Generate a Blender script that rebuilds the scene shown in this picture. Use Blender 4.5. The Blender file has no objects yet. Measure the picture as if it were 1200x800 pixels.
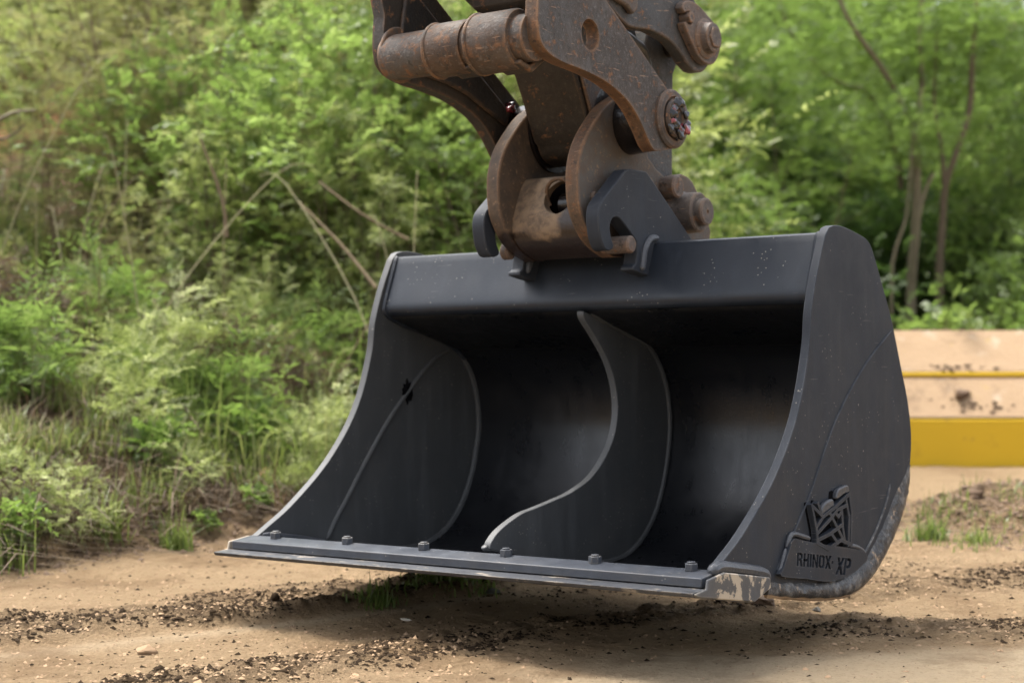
import bpy, bmesh, math, random
import numpy as np
from mathutils import Vector, Matrix
R = math.radians
random.seed(7); rng = np.random.default_rng(11)
S = bpy.context.scene
C = S.collection

# ------------------------------------------------------------------ camera, light, exposure
cam_d = bpy.data.cameras.new('camera'); cam = bpy.data.objects.new('camera', cam_d); C.objects.link(cam)
cam.location = (0, 0, 0.70); cam.rotation_euler = (R(90), 0, 0)
cam_d.sensor_width = 36; cam_d.lens = 58.5; cam_d.clip_start = 0.05; cam_d.clip_end = 2000
cam_d.dof.use_dof = True; cam_d.dof.focus_distance = 3.7; cam_d.dof.aperture_fstop = 3.1
S.camera = cam
S.view_settings.view_transform = 'Standard'; S.view_settings.look = 'None'
S.view_settings.exposure = 1.6; S.view_settings.gamma = 1
SUN_EL, SUN_AZ = R(70), R(-55)
W = bpy.data.worlds.new('World'); S.world = W; W.use_nodes = True
nt = W.node_tree; bg = nt.nodes['Background']
sky = nt.nodes.new('ShaderNodeTexSky'); sky.sky_type = 'NISHITA'; sky.sun_disc = False
sky.sun_elevation = SUN_EL; sky.sun_rotation = SUN_AZ
sky.air_density = 1.0; sky.dust_density = 5.0; sky.ozone_density = 0.6
hs = nt.nodes.new('ShaderNodeHueSaturation'); hs.inputs['Saturation'].default_value = 0.35
nt.links.new(sky.outputs[0], hs.inputs['Color']); nt.links.new(hs.outputs[0], bg.inputs[0])
bg.inputs[1].default_value = 0.15
sd = bpy.data.lights.new('sun', 'SUN'); sd.energy = 2.0; sd.angle = R(20); sd.color = (1, .95, .86)
sun = bpy.data.objects.new('sun', sd); C.objects.link(sun)
sv = Vector((math.sin(SUN_AZ) * math.cos(SUN_EL), math.cos(SUN_AZ) * math.cos(SUN_EL), math.sin(SUN_EL)))
sun.rotation_euler = sv.to_track_quat('Z', 'Y').to_euler(); sun.location = (0, 0, 20)

# ------------------------------------------------------------------ materials
def mat(name):
    m = bpy.data.materials.new(name); m.use_nodes = True
    return m, m.node_tree, m.node_tree.nodes['Principled BSDF']
def N(nt, t, **kw):
    n = nt.nodes.new(t)
    for k, v in kw.items():
        if k in n.inputs: n.inputs[k].default_value = v
        else: setattr(n, k, v)
    return n
def noise(nt, scale, detail=4, rough=.55, vec=None, dist=0):
    n = N(nt, 'ShaderNodeTexNoise', Scale=scale, Detail=detail, Roughness=rough, Distortion=dist)
    if vec is None:
        tc = nt.nodes.new('ShaderNodeTexCoord'); vec = tc.outputs['Object']
    nt.links.new(vec, n.inputs['Vector'])
    return n.outputs['Fac']
def ramp(nt, fac, stops):
    r = nt.nodes.new('ShaderNodeValToRGB'); e = r.color_ramp.elements
    while len(e) < len(stops): e.new(.5)
    for el, (p, c) in zip(e, stops):
        el.position = p; el.color = (*c, 1) if len(c) == 3 else c
    nt.links.new(fac, r.inputs[0]); return r.outputs[0]
def mix(nt, fac, a, b):
    m = nt.nodes.new('ShaderNodeMix'); m.data_type = 'RGBA'
    for sock, v in ((m.inputs[0], fac), (m.inputs[6], a), (m.inputs[7], b)):
        if hasattr(v, 'node'): nt.links.new(v, sock)
        else: sock.default_value = v if not isinstance(v, tuple) else (*v, 1)
    return m.outputs[2]
def step(nt, fac, lo, hi):
    return ramp(nt, fac, [(lo, (0, 0, 0)), (hi, (1, 1, 1))])
def math_(nt, op, a, b):
    m = N(nt, 'ShaderNodeMath', operation=op)
    for i, v in enumerate((a, b)):
        if hasattr(v, 'node'): nt.links.new(v, m.inputs[i])
        else: m.inputs[i].default_value = v
    return m.outputs[0]
def bump(nt, bsdf, h, strength=.3, dist=.01):
    b = N(nt, 'ShaderNodeBump', Strength=strength, Distance=dist)
    nt.links.new(h, b.inputs['Height']); nt.links.new(b.outputs[0], bsdf.inputs['Normal'])
def sep(nt):
    tc = nt.nodes.new('ShaderNodeTexCoord'); s = nt.nodes.new('ShaderNodeSeparateXYZ')
    nt.links.new(tc.outputs['Object'], s.inputs[0]); return s.outputs

def edges(nt, r=.008, lo=.90, hi=.985):
    bv = N(nt, 'ShaderNodeBevel', Radius=r); bv.samples = 4
    g = nt.nodes.new('ShaderNodeNewGeometry'); d = N(nt, 'ShaderNodeVectorMath', operation='DOT_PRODUCT')
    nt.links.new(bv.outputs[0], d.inputs[0]); nt.links.new(g.outputs['Normal'], d.inputs[1])
    return ramp(nt, d.outputs['Value'], [(lo, (1, 1, 1)), (hi, (0, 0, 0))])
def paint(name, base, edge, rough=.42, dust=.25, mud=0.0, specks=True, runs=.35, ripple=False):
    m, t, b = mat(name)
    col = mix(t, noise(t, 9, 5), base, tuple(c * 1.35 for c in base))
    col = mix(t, math_(t, 'MULTIPLY', step(t, noise(t, 4, 6, .65), .52, .75), dust), col, (.16, .14, .12))
    tc = t.nodes.new('ShaderNodeTexCoord'); mp = N(t, 'ShaderNodeMapping'); mp.inputs['Scale'].default_value = (6, 6, .7)
    t.links.new(tc.outputs['Object'], mp.inputs[0])
    run = noise(t, 4, 5, .6, vec=mp.outputs[0])
    col = mix(t, math_(t, 'MULTIPLY', step(t, run, .50, .72), runs), col, tuple(c * 2.2 for c in base))
    mp2 = N(t, 'ShaderNodeMapping'); mp2.inputs['Rotation'].default_value = (R(35), R(20), R(15)); mp2.inputs['Scale'].default_value = (1.5, 1, 22)
    t.links.new(tc.outputs['Object'], mp2.inputs[0])
    scr = math_(t, 'MULTIPLY', step(t, noise(t, 9, 2, .5, vec=mp2.outputs[0]), .70, .73), step(t, noise(t, 5, 3), .52, .6))
    col = mix(t, math_(t, 'MULTIPLY', scr, .5 if specks else 0), col, (.13, .125, .12))
    if specks:
        v = N(t, 'ShaderNodeTexVoronoi', Scale=26); tc = t.nodes.new('ShaderNodeTexCoord')
        nz = N(t, 'ShaderNodeTexNoise', Scale=7, Detail=2); t.links.new(tc.outputs['Object'], nz.inputs['Vector'])
        t.links.new(tc.outputs['Object'], v.inputs['Vector'])
        sp = math_(t, 'MULTIPLY', ramp(t, v.outputs['Distance'], [(.05, (1, 1, 1)), (.09, (0, 0, 0))]), step(t, nz.outputs['Fac'], .55, .6))
        v2 = N(t, 'ShaderNodeTexVoronoi', Scale=70); t.links.new(tc.outputs['Object'], v2.inputs['Vector'])
        sp2 = math_(t, 'MULTIPLY', ramp(t, v2.outputs['Distance'], [(.10, (1, 1, 1)), (.15, (0, 0, 0))]), step(t, noise(t, 11, 3), .54, .58))
        col = mix(t, math_(t, 'MULTIPLY', math_(t, 'MAXIMUM', sp, sp2), .7), col, (.26, .24, .21))
    ed = math_(t, 'MULTIPLY', edges(t, .006), step(t, noise(t, 14, 5), .35, .6))
    col = mix(t, math_(t, 'MULTIPLY', ed, .8), col, edge)
    if mud:
        md = step(t, noise(t, 11, 7, .66, dist=.3), .545 - .1 * mud, .565 - .1 * mud)
        col = mix(t, md, col, (.40, .335, .255))
    t.links.new(col, b.inputs['Base Color'])
    rr = ramp(t, math_(t, 'ADD', math_(t, 'MULTIPLY', noise(t, 5, 6, .65), .6), math_(t, 'MULTIPLY', run, .4)), [(.36, (rough - .10,) * 3), (.66, (rough + .16,) * 3)])
    t.links.new(rr, b.inputs['Roughness'])
    bump(t, b, noise(t, 60 if ripple else 160, 4, .65), .45 if ripple else .10, .004)
    return m
M = {}
M['black_paint'] = paint('black_paint', (.0115, .0150, .0215), (.085, .09, .10), dust=.03)
M['black_paint'].node_tree.nodes['Principled BSDF'].inputs['Specular IOR Level'].default_value = .36
M['plate_paint'] = paint('plate_paint', (.0200, .0235, .0305), (.085, .09, .10), rough=.56, dust=.02)
M['plate_paint'].node_tree.nodes['Principled BSDF'].inputs['Specular IOR Level'].default_value = .22
M['inner_shade_paint'] = paint('inner_shade_paint', (.0045, .005, .0065), (.04, .04, .04), rough=.31, dust=.01, runs=0, specks=False)  # the bucket's black paint, darkened to carry the shade of the inside
M['inner_shade_paint'].node_tree.nodes['Principled BSDF'].inputs['Specular IOR Level'].default_value = .62
M['rib_paint'] = paint('rib_paint', (.046, .048, .050), (.085, .085, .085), rough=.55, dust=.12)
M['blade_paint'] = paint('blade_paint', (.031, .036, .046), (.20, .18, .15), rough=.45, dust=.25)
M['muddy_paint'] = paint('muddy_paint', (.055, .057, .062), (.3, .26, .2), rough=.5, dust=.4, mud=.55)
M['weld_paint'] = paint('weld_paint', (.036, .040, .048), (.11, .11, .12), rough=.4, dust=.15, specks=False, ripple=True)
def worn_edge():
    m, t, b = mat('worn_edge')
    tc = t.nodes.new('ShaderNodeTexCoord'); mp = N(t, 'ShaderNodeMapping'); mp.inputs['Scale'].default_value = (1, 3, 5); t.links.new(tc.outputs['Object'], mp.inputs[0])
    col = mix(t, noise(t, 8, 5), (.034, .037, .044), (.055, .058, .066))
    col = mix(t, step(t, noise(t, 7, 7, .72, vec=mp.outputs[0]), .54, .60), col, (.018, .018, .02))
    col = mix(t, math_(t, 'MULTIPLY', step(t, noise(t, 10, 7, .75, vec=mp.outputs[0]), .58, .63), .8), col, (.30, .255, .20))
    col = mix(t, math_(t, 'MULTIPLY', edges(t, .006), step(t, noise(t, 18, 6, .7), .46, .54)), col, (.19, .17, .145))
    t.links.new(col, b.inputs['Base Color']); b.inputs['Roughness'].default_value = .5
    bump(t, b, noise(t, 60, 5, .7), .3, .004); return m
M['worn_edge'] = worn_edge()
def worn_weld():
    m, t, b = mat('worn_weld')
    col = mix(t, step(t, noise(t, 26, 6, .72), .50, .66), (.030, .031, .035), (.15, .145, .14))
    col = mix(t, step(t, noise(t, 18, 6, .72), .60, .65), col, (.30, .22, .15))
    t.links.new(col, b.inputs['Base Color']); b.inputs['Roughness'].default_value = .42
    bump(t, b, noise(t, 45, 4, .6), .5, .01); return m
M['worn_weld'] = worn_weld()
def plain(name, col, rough=.6, metal=0, var=.3, scale=12):
    m, t, b = mat(name)
    c = mix(t, noise(t, scale, 5), tuple(x * (1 - var) for x in col), tuple(min(1, x * (1 + var)) for x in col))
    t.links.new(c, b.inputs['Base Color']); b.inputs['Roughness'].default_value = rough; b.inputs['Metallic'].default_value = metal
    bump(t, b, noise(t, scale * 8, 4), .25, .004)
    return m
M['recess'] = plain('recess', (.004, .004, .005), 1.0)  # near black puts the shade of cut-outs into the colour; the plug shares it
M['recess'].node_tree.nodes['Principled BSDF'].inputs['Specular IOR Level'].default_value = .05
M['rubber'] = plain('rubber', (.012, .012, .013), .45)
M['steel'] = plain('steel', (.35, .35, .36), .3, 1)
def rusty(name, base, brown, rust_amt=.5, dark=None, rough=.62, wet=0, scr=True):
    base = tuple(c * .70 for c in base); brown = tuple(c * .70 for c in brown)
    m, t, b = mat(name)
    n1 = noise(t, 5, 8, .68); n2 = noise(t, 28, 8, .72); n3 = noise(t, 90, 5, .7)
    big = noise(t, 3.5, 6, .6)
    col = mix(t, step(t, n1, .42, .58), base, brown)
    col = mix(t, step(t, big, .48, .66), col, tuple(c * .45 for c in brown))
    col = mix(t, math_(t, 'MULTIPLY', step(t, n2, .59 - .09 * rust_amt, .64), .9), col, (.17, .08, .035))
    col = mix(t, math_(t, 'MULTIPLY', step(t, n3, .56, .64), .45), col, tuple(min(.4, c * 2.6) for c in base))
    col = mix(t, math_(t, 'MULTIPLY', step(t, noise(t, 42, 7, .75), .56, .62), .8), col, (.022, .017, .014))
    col = mix(t, math_(t, 'MULTIPLY', math_(t, 'MULTIPLY', edges(t, .014, .86, .98), step(t, noise(t, 20, 6, .7), .36, .56)), .45 + .5 * rust_amt), col, (.27, .145, .07))
    if scr:
        tc = t.nodes.new('ShaderNodeTexCoord'); mp = N(t, 'ShaderNodeMapping'); mp.inputs['Rotation'].default_value = (R(40), 0, 0); mp.inputs['Scale'].default_value = (1, 1, 9)
        t.links.new(tc.outputs['Object'], mp.inputs[0])
        sc = step(t, noise(t, 18, 3, .5, vec=mp.outputs[0]), .66, .70)
        col = mix(t, math_(t, 'MULTIPLY', sc, .5), col, (.32, .20, .13))
    t.links.new(col, b.inputs['Base Color'])
    t.links.new(ramp(t, n2, [(.3, (rough - .1,) * 3), (.7, (rough + .15,) * 3)]), b.inputs['Roughness'])
    bump(t, b, math_(t, 'ADD', n2, n3), .35, .006)
    return m
M['rust_plate'] = rusty('rust_plate', (.082, .077, .074), (.075, .056, .045), .30)
M['rust_band'] = rusty('rust_band', (.12, .075, .045), (.16, .085, .045), 1.0)
M['rust_tube'] = rusty('rust_tube', (.095, .084, .075), (.10, .060, .036), .75)
M['rust_cast'] = rusty('rust_cast', (.062, .046, .034), (.095, .06, .035), .55)
M['brown_arm'] = rusty('brown_arm', (.040, .032, .025), (.050, .038, .028), .1, scr=False)
M['dark_arm'] = rusty('dark_arm', (.018, .016, .015), (.024, .020, .017), .05, scr=False)
M['grey_steel'] = rusty('grey_steel', (.062, .063, .066), (.060, .056, .053), .06)
M['pin_steel'] = rusty('pin_steel', (.115, .092, .078), (.14, .10, .08), .3)
def oil(name, gx=True, ba=(.085, .058, .038), bb=(.19, .13, .08)):
    m, t, b = mat(name)
    s = sep(t)
    base = mix(t, step(t, noise(t, 24, 7, .7), .4, .62), ba, bb)
    base = mix(t, step(t, noise(t, 60, 5, .7), .58, .7), base, (.22, .14, .08))
    f = math_(t, 'ADD', s[2], math_(t, 'MULTIPLY', noise(t, 9, 5, .6), .16))
    w = ramp(t, f, [(.0, (1, 1, 1)), (.01, (0, 0, 0))]); t.nodes[-1]
    wet = N(t, 'ShaderNodeMapRange'); wet.inputs[1].default_value = -.075; wet.inputs[2].default_value = -.092; t.links.new(f, wet.inputs[0])
    fx = math_(t, 'ADD', s[0], math_(t, 'MULTIPLY', noise(t, 12, 4), .07))
    wx = N(t, 'ShaderNodeMapRange'); wx.inputs[1].default_value = .085; wx.inputs[2].default_value = .095; t.links.new(fx, wx.inputs[0])
    wf = math_(t, 'MAXIMUM', wet.outputs[0], wx.outputs[0]) if gx else wet.outputs[0]
    if not gx: base = mix(t, math_(t, 'MULTIPLY', edges(t, .012, .86, .98), step(t, noise(t, 20, 6, .7), .36, .56)), base, (.25, .13, .06))
    t.links.new(mix(t, wf, base, (.022, .012, .008)), b.inputs['Base Color'])
    t.links.new(mix(t, wf, (.75, .75, .75), (.33, .33, .33)), b.inputs['Roughness'])
    bump(t, b, noise(t, 50, 6, .7), .4, .008); return m
M['oily_steel'] = oil('oily_steel'); M['oily_cheek'] = oil('oily_cheek', False, (.062, .045, .033), (.10, .066, .042)); M['oily_grey'] = oil('oily_grey', False, (.085, .077, .070), (.085, .062, .048))
m, t, b = mat('red_grease'); b.inputs['Base Color'].default_value = (.16, .012, .02, 1); b.inputs['Roughness'].default_value = .22; b.inputs['Coat Weight'].default_value = .6; M['red_grease'] = m
t.links.new(mix(t, step(t, noise(t, 40, 4), .45, .6), (.012, .008, .009), (.22, .02, .03)), b.inputs['Base Color'])
M['grease_shade_black'] = plain('grease_shade_black', (.010, .008, .008), .22)
def yellow():
    m, t, b = mat('yellow_paint')
    col = mix(t, noise(t, 3, 5), (.53, .33, .001), (.60, .38, .002))
    col = mix(t, math_(t, 'MULTIPLY', step(t, noise(t, 3, 8, .75), .54, .68), .45), col, (.30, .18, .01))
    col = mix(t, math_(t, 'MULTIPLY', step(t, noise(t, 9, 7, .75), .62, .68), .7), col, (.16, .10, .05))
    t.links.new(col, b.inputs['Base Color']); b.inputs['Roughness'].default_value = .5
    bump(t, b, noise(t, 20, 4), .1, .01); return m
M['yellow_paint'] = yellow()
def dusty():
    m, t, b = mat('dusty_tread')
    col = mix(t, noise(t, 4, 7, .65), (.25, .165, .093), (.34, .235, .14))
    col = mix(t, step(t, noise(t, 2.4, 8, .74), .53, .64), col, (.12, .075, .045))
    col = mix(t, math_(t, 'MULTIPLY', step(t, noise(t, 5, 7, .7), .58, .66), .6), col, (.42, .34, .25))
    col = mix(t, math_(t, 'MULTIPLY', step(t, noise(t, 7, 5, .65), .64, .70), .35), col, (.36, .25, .05))
    t.links.new(col, b.inputs['Base Color']); b.inputs['Roughness'].default_value = .9
    bump(t, b, noise(t, 30, 6, .7), .5, .02); return m
M['dusty_tread'] = dusty()
def sand():
    m, t, b = mat('ground_sand')
    tc = t.nodes.new('ShaderNodeTexCoord'); o = tc.outputs['Object']
    at = N(t, 'ShaderNodeAttribute', attribute_name='bank'); ac = N(t, 'ShaderNodeAttribute', attribute_name='compact')
    ad = N(t, 'ShaderNodeAttribute', attribute_name='dirt'); ao = N(t, 'ShaderNodeAttribute', attribute_name='orange')
    col = mix(t, noise(t, 2.0, 7, .65, o), (.32, .222, .125), (.42, .30, .178))
    col = mix(t, math_(t, 'MULTIPLY', step(t, noise(t, 60, 5, .7, o), .48, .66), .5), col, (.24, .155, .085))
    col = mix(t, math_(t, 'MULTIPLY', step(t, noise(t, 110, 4, .7, o), .60, .66), .65), col, (.10, .062, .036))
    lig = mix(t, noise(t, 14, 6, .65, o), (.48, .365, .235), (.56, .44, .295))
    lig = mix(t, math_(t, 'MULTIPLY', step(t, noise(t, 80, 5, .7, o), .54, .64), .45), lig, (.25, .17, .10))
    col = mix(t, ac.outputs['Fac'], col, lig)
    drt = mix(t, noise(t, 30, 6, .7, o), (.045, .030, .017), (.135, .086, .048))
    dm = math_(t, 'MULTIPLY', ad.outputs['Fac'], step(t, noise(t, 9, 8, .72, o), .36, .60))
    damp = math_(t, 'MULTIPLY', step(t, noise(t, 1.8, 8, .66, o), .49, .60), .6)
    col = mix(t, damp, col, (.20, .125, .066))
    col = mix(t, dm, col, drt)
    lit = mix(t, noise(t, 25, 7, .75, o), (.05, .034, .018), (.17, .11, .06))
    lit = mix(t, step(t, noise(t, 3, 5, .6, o), .5, .66), lit, (.035, .06, .012))
    col = mix(t, at.outputs['Fac'], col, lit)
    col = mix(t, ao.outputs['Fac'], col, mix(t, noise(t, 3, 6, .7, o), (.20, .11, .05), (.38, .20, .10)))
    t.links.new(col, b.inputs['Base Color']); b.inputs['Roughness'].default_value = .95
    b.inputs['Specular IOR Level'].default_value = .15
    h = math_(t, 'ADD', noise(t, 70, 6, .75, o), math_(t, 'MULTIPLY', noise(t, 18, 5, .6, o), 1.5))
    bump(t, b, h, 1.0, .03); return m
M['sand'] = sand()
M['chip'] = plain('dark_chip', (.026, .017, .010), 1.0, var=.8, scale=5)
M['chip'].node_tree.nodes['Principled BSDF'].inputs['Specular IOR Level'].default_value = .08
M['clod'] = plain('sand_clod', (.27, .18, .105), 1.0, var=.4, scale=6)
M['stone'] = plain('tan_stone', (.42, .32, .20), .9, var=.25, scale=14)
M['stone_orange'] = plain('orange_stone', (.42, .24, .13), .9, var=.25, scale=14)
M['stone_brown'] = plain('brown_stone', (.105, .064, .036), .85, var=.5, scale=14)
M['stone_grey'] = plain('grey_stone', (.10, .092, .08), .9, var=.3, scale=20)
M['pale'] = plain('pale_scrap', (.55, .5, .42), .8)
def leafmat(name, a, b_, c, trans=.35, rough=.40):
    m, t, bs = mat(name)
    at = N(t, 'ShaderNodeAttribute', attribute_name='tint')
    oi = t.nodes.new('ShaderNodeObjectInfo')
    f = math_(t, 'ADD', math_(t, 'MULTIPLY', at.outputs['Fac'], .8), math_(t, 'MULTIPLY', oi.outputs['Random'], .2))
    col = ramp(t, f, [(0, a), (.5, b_), (1, c)])
    t.links.new(col, bs.inputs['Base Color']); bs.inputs['Roughness'].default_value = rough
    bs.inputs['Specular IOR Level'].default_value = .5
    tr = t.nodes.new('ShaderNodeBsdfTranslucent')
    bright = N(t, 'ShaderNodeHueSaturation', Saturation=1.05, Value=1.8); t.links.new(col, bright.inputs['Color']); t.links.new(bright.outputs[0], tr.inputs[0])
    ms = t.nodes.new('ShaderNodeMixShader'); ms.inputs[0].default_value = trans
    t.links.new(bs.outputs[0], ms.inputs[1]); t.links.new(tr.outputs[0], ms.inputs[2])
    t.links.new(ms.outputs[0], t.nodes['Material Output'].inputs[0]); return m
M['leaf_light'] = leafmat('leaf_light', (.135, .172, .044), (.22, .26, .085), (.42, .44, .26), .5)
M['leaf_mid'] = leafmat('leaf_mid', (.080, .130, .030), (.130, .190, .048), (.21, .27, .09), .5)
M['leaf_olive'] = leafmat('leaf_olive', (.115, .130, .042), (.17, .18, .062), (.25, .24, .11), .5)
M['leaf_dark'] = leafmat('leaf_dark', (.036, .070, .018), (.060, .105, .026), (.10, .16, .045), .4)
M['leaf_bright'] = leafmat('leaf_bright', (.072, .122, .026), (.115, .172, .040), (.18, .25, .075), .5)
M['grass'] = leafmat('grass_blades', (.085, .125, .030), (.15, .19, .050), (.30, .27, .13), .4)
M['dry'] = leafmat('dry_litter', (.045, .03, .017), (.095, .064, .04), (.21, .155, .095), .15, .8)
M['bark'] = plain('bark', (.115, .085, .055), .9, var=.4, scale=20)
M['bark_pale'] = plain('bark_pale', (.15, .125, .08), .9, var=.35, scale=20)
M['bark_dark'] = plain('bark_dark', (.055, .04, .028), .9, var=.4, scale=20)
M['stalk'] = plain('stalk', (.16, .115, .065), .85, var=.3, scale=15)
M['stalk_pale'] = plain('stalk_pale', (.30, .27, .15), .8, var=.3, scale=15)

# ------------------------------------------------------------------ helpers
def tag(o, label=None, cat=None, group=None, kind=None):
    for k, v in (('label', label), ('category', cat), ('group', group), ('kind', kind)):
        if v: o[k] = v
    return o
def new_obj(name, me, material, parent=None):
    o = bpy.data.objects.new(name, me); C.objects.link(o)
    if material is not None and me is not None:
        me.materials.clear(); me.materials.append(material)
    if parent is not None: o.parent = parent
    return o
def empty(name, loc=(0, 0, 0), rz=0):
    o = bpy.data.objects.new(name, None); C.objects.link(o); o.location = loc; o.rotation_euler = (0, 0, rz)
    o.empty_display_size = .1; return o
def finish(bm, name, material, parent, off=(0, 0, 0), smooth=35, bevel=0):
    bmesh.ops.recalc_face_normals(bm, faces=bm.faces)
    for v in bm.verts: v.co -= Vector(off)
    for f in bm.faces: f.smooth = True
    lim = R(smooth)
    for e in bm.edges:
        e.smooth = len(e.link_faces) == 2 and e.calc_face_angle(0) < lim
    me = bpy.data.meshes.new(name); bm.to_mesh(me); bm.free()
    o = new_obj(name, me, material, parent)
    if bevel:
        b = o.modifiers.new('bevel', 'BEVEL'); b.width = bevel; b.segments = 2; b.limit_method = 'ANGLE'; b.angle_limit = R(40)
    return o
def catmull(pts, n=5, closed=False):
    P = [Vector(p) for p in pts]; out = []; L = len(P)
    for i in range(L if closed else L - 1):
        p0, p1, p2, p3 = (P[(i - 1) % L] if closed or i else P[0]), P[i], P[(i + 1) % L], (P[(i + 2) % L] if closed else P[min(i + 2, L - 1)])
        for k in range(n):
            t = k / n
            out.append(.5 * ((2 * p1) + (-p0 + p2) * t + (2 * p0 - 5 * p1 + 4 * p2 - p3) * t * t + (-p0 + 3 * p1 - 3 * p2 + p3) * t ** 3))
    if not closed: out.append(P[-1])
    return [tuple(v) for v in out]
def prism(poly, x0, x1, bm=None):
    bm = bm or bmesh.new()
    a = [bm.verts.new((x0, p[0], p[1])) for p in poly]; b = [bm.verts.new((x1, p[0], p[1])) for p in poly]
    n = len(poly)
    bm.faces.new(a[::-1]); bm.faces.new(b)
    for i in range(n): bm.faces.new((a[i], a[(i + 1) % n], b[(i + 1) % n], b[i]))
    return bm
def rodx(y, z, r, x0, x1, n=32, bm=None, ch=.004, sy=1):
    """a round bar along x with chamfered ends"""
    bm = bm or bmesh.new(); rings = []
    for x, rr in ((x0, r - ch), (x0 + ch, r), (x1 - ch, r), (x1, r - ch)):
        rings.append([bm.verts.new((x, y + sy * rr * math.cos(k * 2 * math.pi / n), z + rr * math.sin(k * 2 * math.pi / n))) for k in range(n)])
    for A, B in zip(rings, rings[1:]):
        for k in range(n): bm.faces.new((A[k], A[(k + 1) % n], B[(k + 1) % n], B[k]))
    bm.faces.new(rings[0][::-1]); bm.faces.new(rings[-1]); return bm
def latx(y, z, prof, n=40, bm=None):
    """profile of (x, r) turned about an axis along x"""
    bm = bm or bmesh.new()
    rings = [[bm.verts.new((x, y + r * math.cos(k * 2 * math.pi / n), z + r * math.sin(k * 2 * math.pi / n))) for k in range(n)] for x, r in prof]
    for A, B in zip(rings, rings[1:]):
        for k in range(n): bm.faces.new((A[k], A[(k + 1) % n], B[(k + 1) % n], B[k]))
    bm.faces.new(rings[0][::-1]); bm.faces.new(rings[-1]); return bm
def tube(path, rad, n=8, bm=None, jitter=0):
    bm = bm or bmesh.new(); P = [Vector(p) for p in path]; L = len(P); rings = []
    for i, p in enumerate(P):
        d = (P[min(i + 1, L - 1)] - P[max(i - 1, 0)]).normalized()
        a = d.orthogonal().normalized() if i == 0 else (A_ - d * A_.dot(d)).normalized()
        A_ = a; c = d.cross(a); r = rad[i] if hasattr(rad, '__len__') else rad
        rings.append([bm.verts.new(p + (a * math.cos(k * 2 * math.pi / n) + c * math.sin(k * 2 * math.pi / n)) * r * (1 + random.uniform(-jitter, jitter))) for k in range(n)])
    for A, B in zip(rings, rings[1:]):
        for k in range(n): bm.faces.new((A[k], A[(k + 1) % n], B[(k + 1) % n], B[k]))
    bm.faces.new(rings[0][::-1]); bm.faces.new(rings[-1]); return bm
def weld(path, r, n=8):
    """a weld bead: a tube whose radius swells with each run of the torch"""
    P = catmull(path, 8); rr = [r * (1 + random.uniform(-.035, .035)) for _ in P]
    for k, q in enumerate((.35, .6, .8, .93)): rr[k] *= q; rr[-1 - k] *= q
    return tube(P, rr, n, jitter=.03)
def rust_band(o):
    o.data.materials.append(M['rust_band']); c = 0
    for f in o.data.polygons:
        if abs(f.normal.x) < .5: f.material_index = 1
    return o
def holed(outline, holes, x0, x1, bevel=.002):
    """flat plate with real cut-outs, thickness along x"""
    bm = bmesh.new(); mid = (x0 + x1) / 2
    for poly in [outline] + holes:
        vs = [bm.verts.new((x0, q[0], q[1])) for q in poly]
        for a, b in zip(vs, vs[1:] + vs[:1]): bm.edges.new((a, b))
    r = bmesh.ops.triangle_fill(bm, use_beauty=True, use_dissolve=False, edges=list(bm.edges), normal=(1, 0, 0))
    ex = bmesh.ops.extrude_face_region(bm, geom=list(bm.faces))
    for v in [g for g in ex['geom'] if isinstance(g, bmesh.types.BMVert)]: v.co.x = x1
    return bm
def circ(y, z, r, n=28, sy=1):
    return [(y + sy * r * math.cos(k * 2 * math.pi / n), z + r * math.sin(k * 2 * math.pi / n)) for k in range(n)]

# ------------------------------------------------------------------ ground
def vnoise(x, y, seed=0):
    xi = np.floor(x).astype(np.int64); yi = np.floor(y).astype(np.int64); fx = x - xi; fy = y - yi
    def h(a, b):
        n = (a * 374761393 + b * 668265263 + seed * 974711) & 0xffffffff
        n = ((n ^ (n >> 13)) * 1274126177) & 0xffffffff
        return ((n ^ (n >> 16)) & 0xffff) / 65535.0
    u = fx * fx * (3 - 2 * fx); v = fy * fy * (3 - 2 * fy)
    return (h(xi, yi) * (1 - u) + h(xi + 1, yi) * u) * (1 - v) + (h(xi, yi + 1) * (1 - u) + h(xi + 1, yi + 1) * u) * v
def fbm(x, y, sc, o=4, seed=0):
    s = 0; a = .5
    for k in range(o): s = s + a * (vnoise(x * sc, y * sc, seed + k) - .5); sc *= 2.03; a *= .5
    return s
sm = lambda a, b, v: (lambda t: t * t * (3 - 2 * t))(np.clip((v - a) / (b - a), 0, 1))
def edge_y(x):
    """where sand ends and the overgrown bank begins"""
    e = np.interp(x, [-30, -3, -1.57, -1.06, 0, .9, 1.3, 1.8, 2.4, 6, 30], [2.5, 4.0, 5.05, 5.85, 6.4, 7.2, 9.0, 10.6, 10.9, 11.2, 12])
    return e
def line_t(x, y):
    """signed distance across the wheel track that runs past the left of the bucket; positive on the far side"""
    return (y - 3.79 - (x + 1.17) * .70) * .82
def bank_mask(x, y):
    return sm(-.04, .12, y - edge_y(x) + .5 * fbm(x, y, 2.2, 4, 5))
def compact_mask(x, y):
    t = line_t(x, y)
    band = np.clip(1 - np.abs(t + .07 + .05 * fbm(x, y, 2, 3, 2)) / .07, 0, 1) * sm(-.1, -.9, x - .4)
    flat = sm(.04, -.12, y - 3.72 - .06 * x + .25 * fbm(x, y, 3, 4, 8)) * sm(-.15, .35, x + (3.6 - y) * .3)
    return np.clip(np.maximum(.6 * band, .95 * flat), 0, 1)
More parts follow.
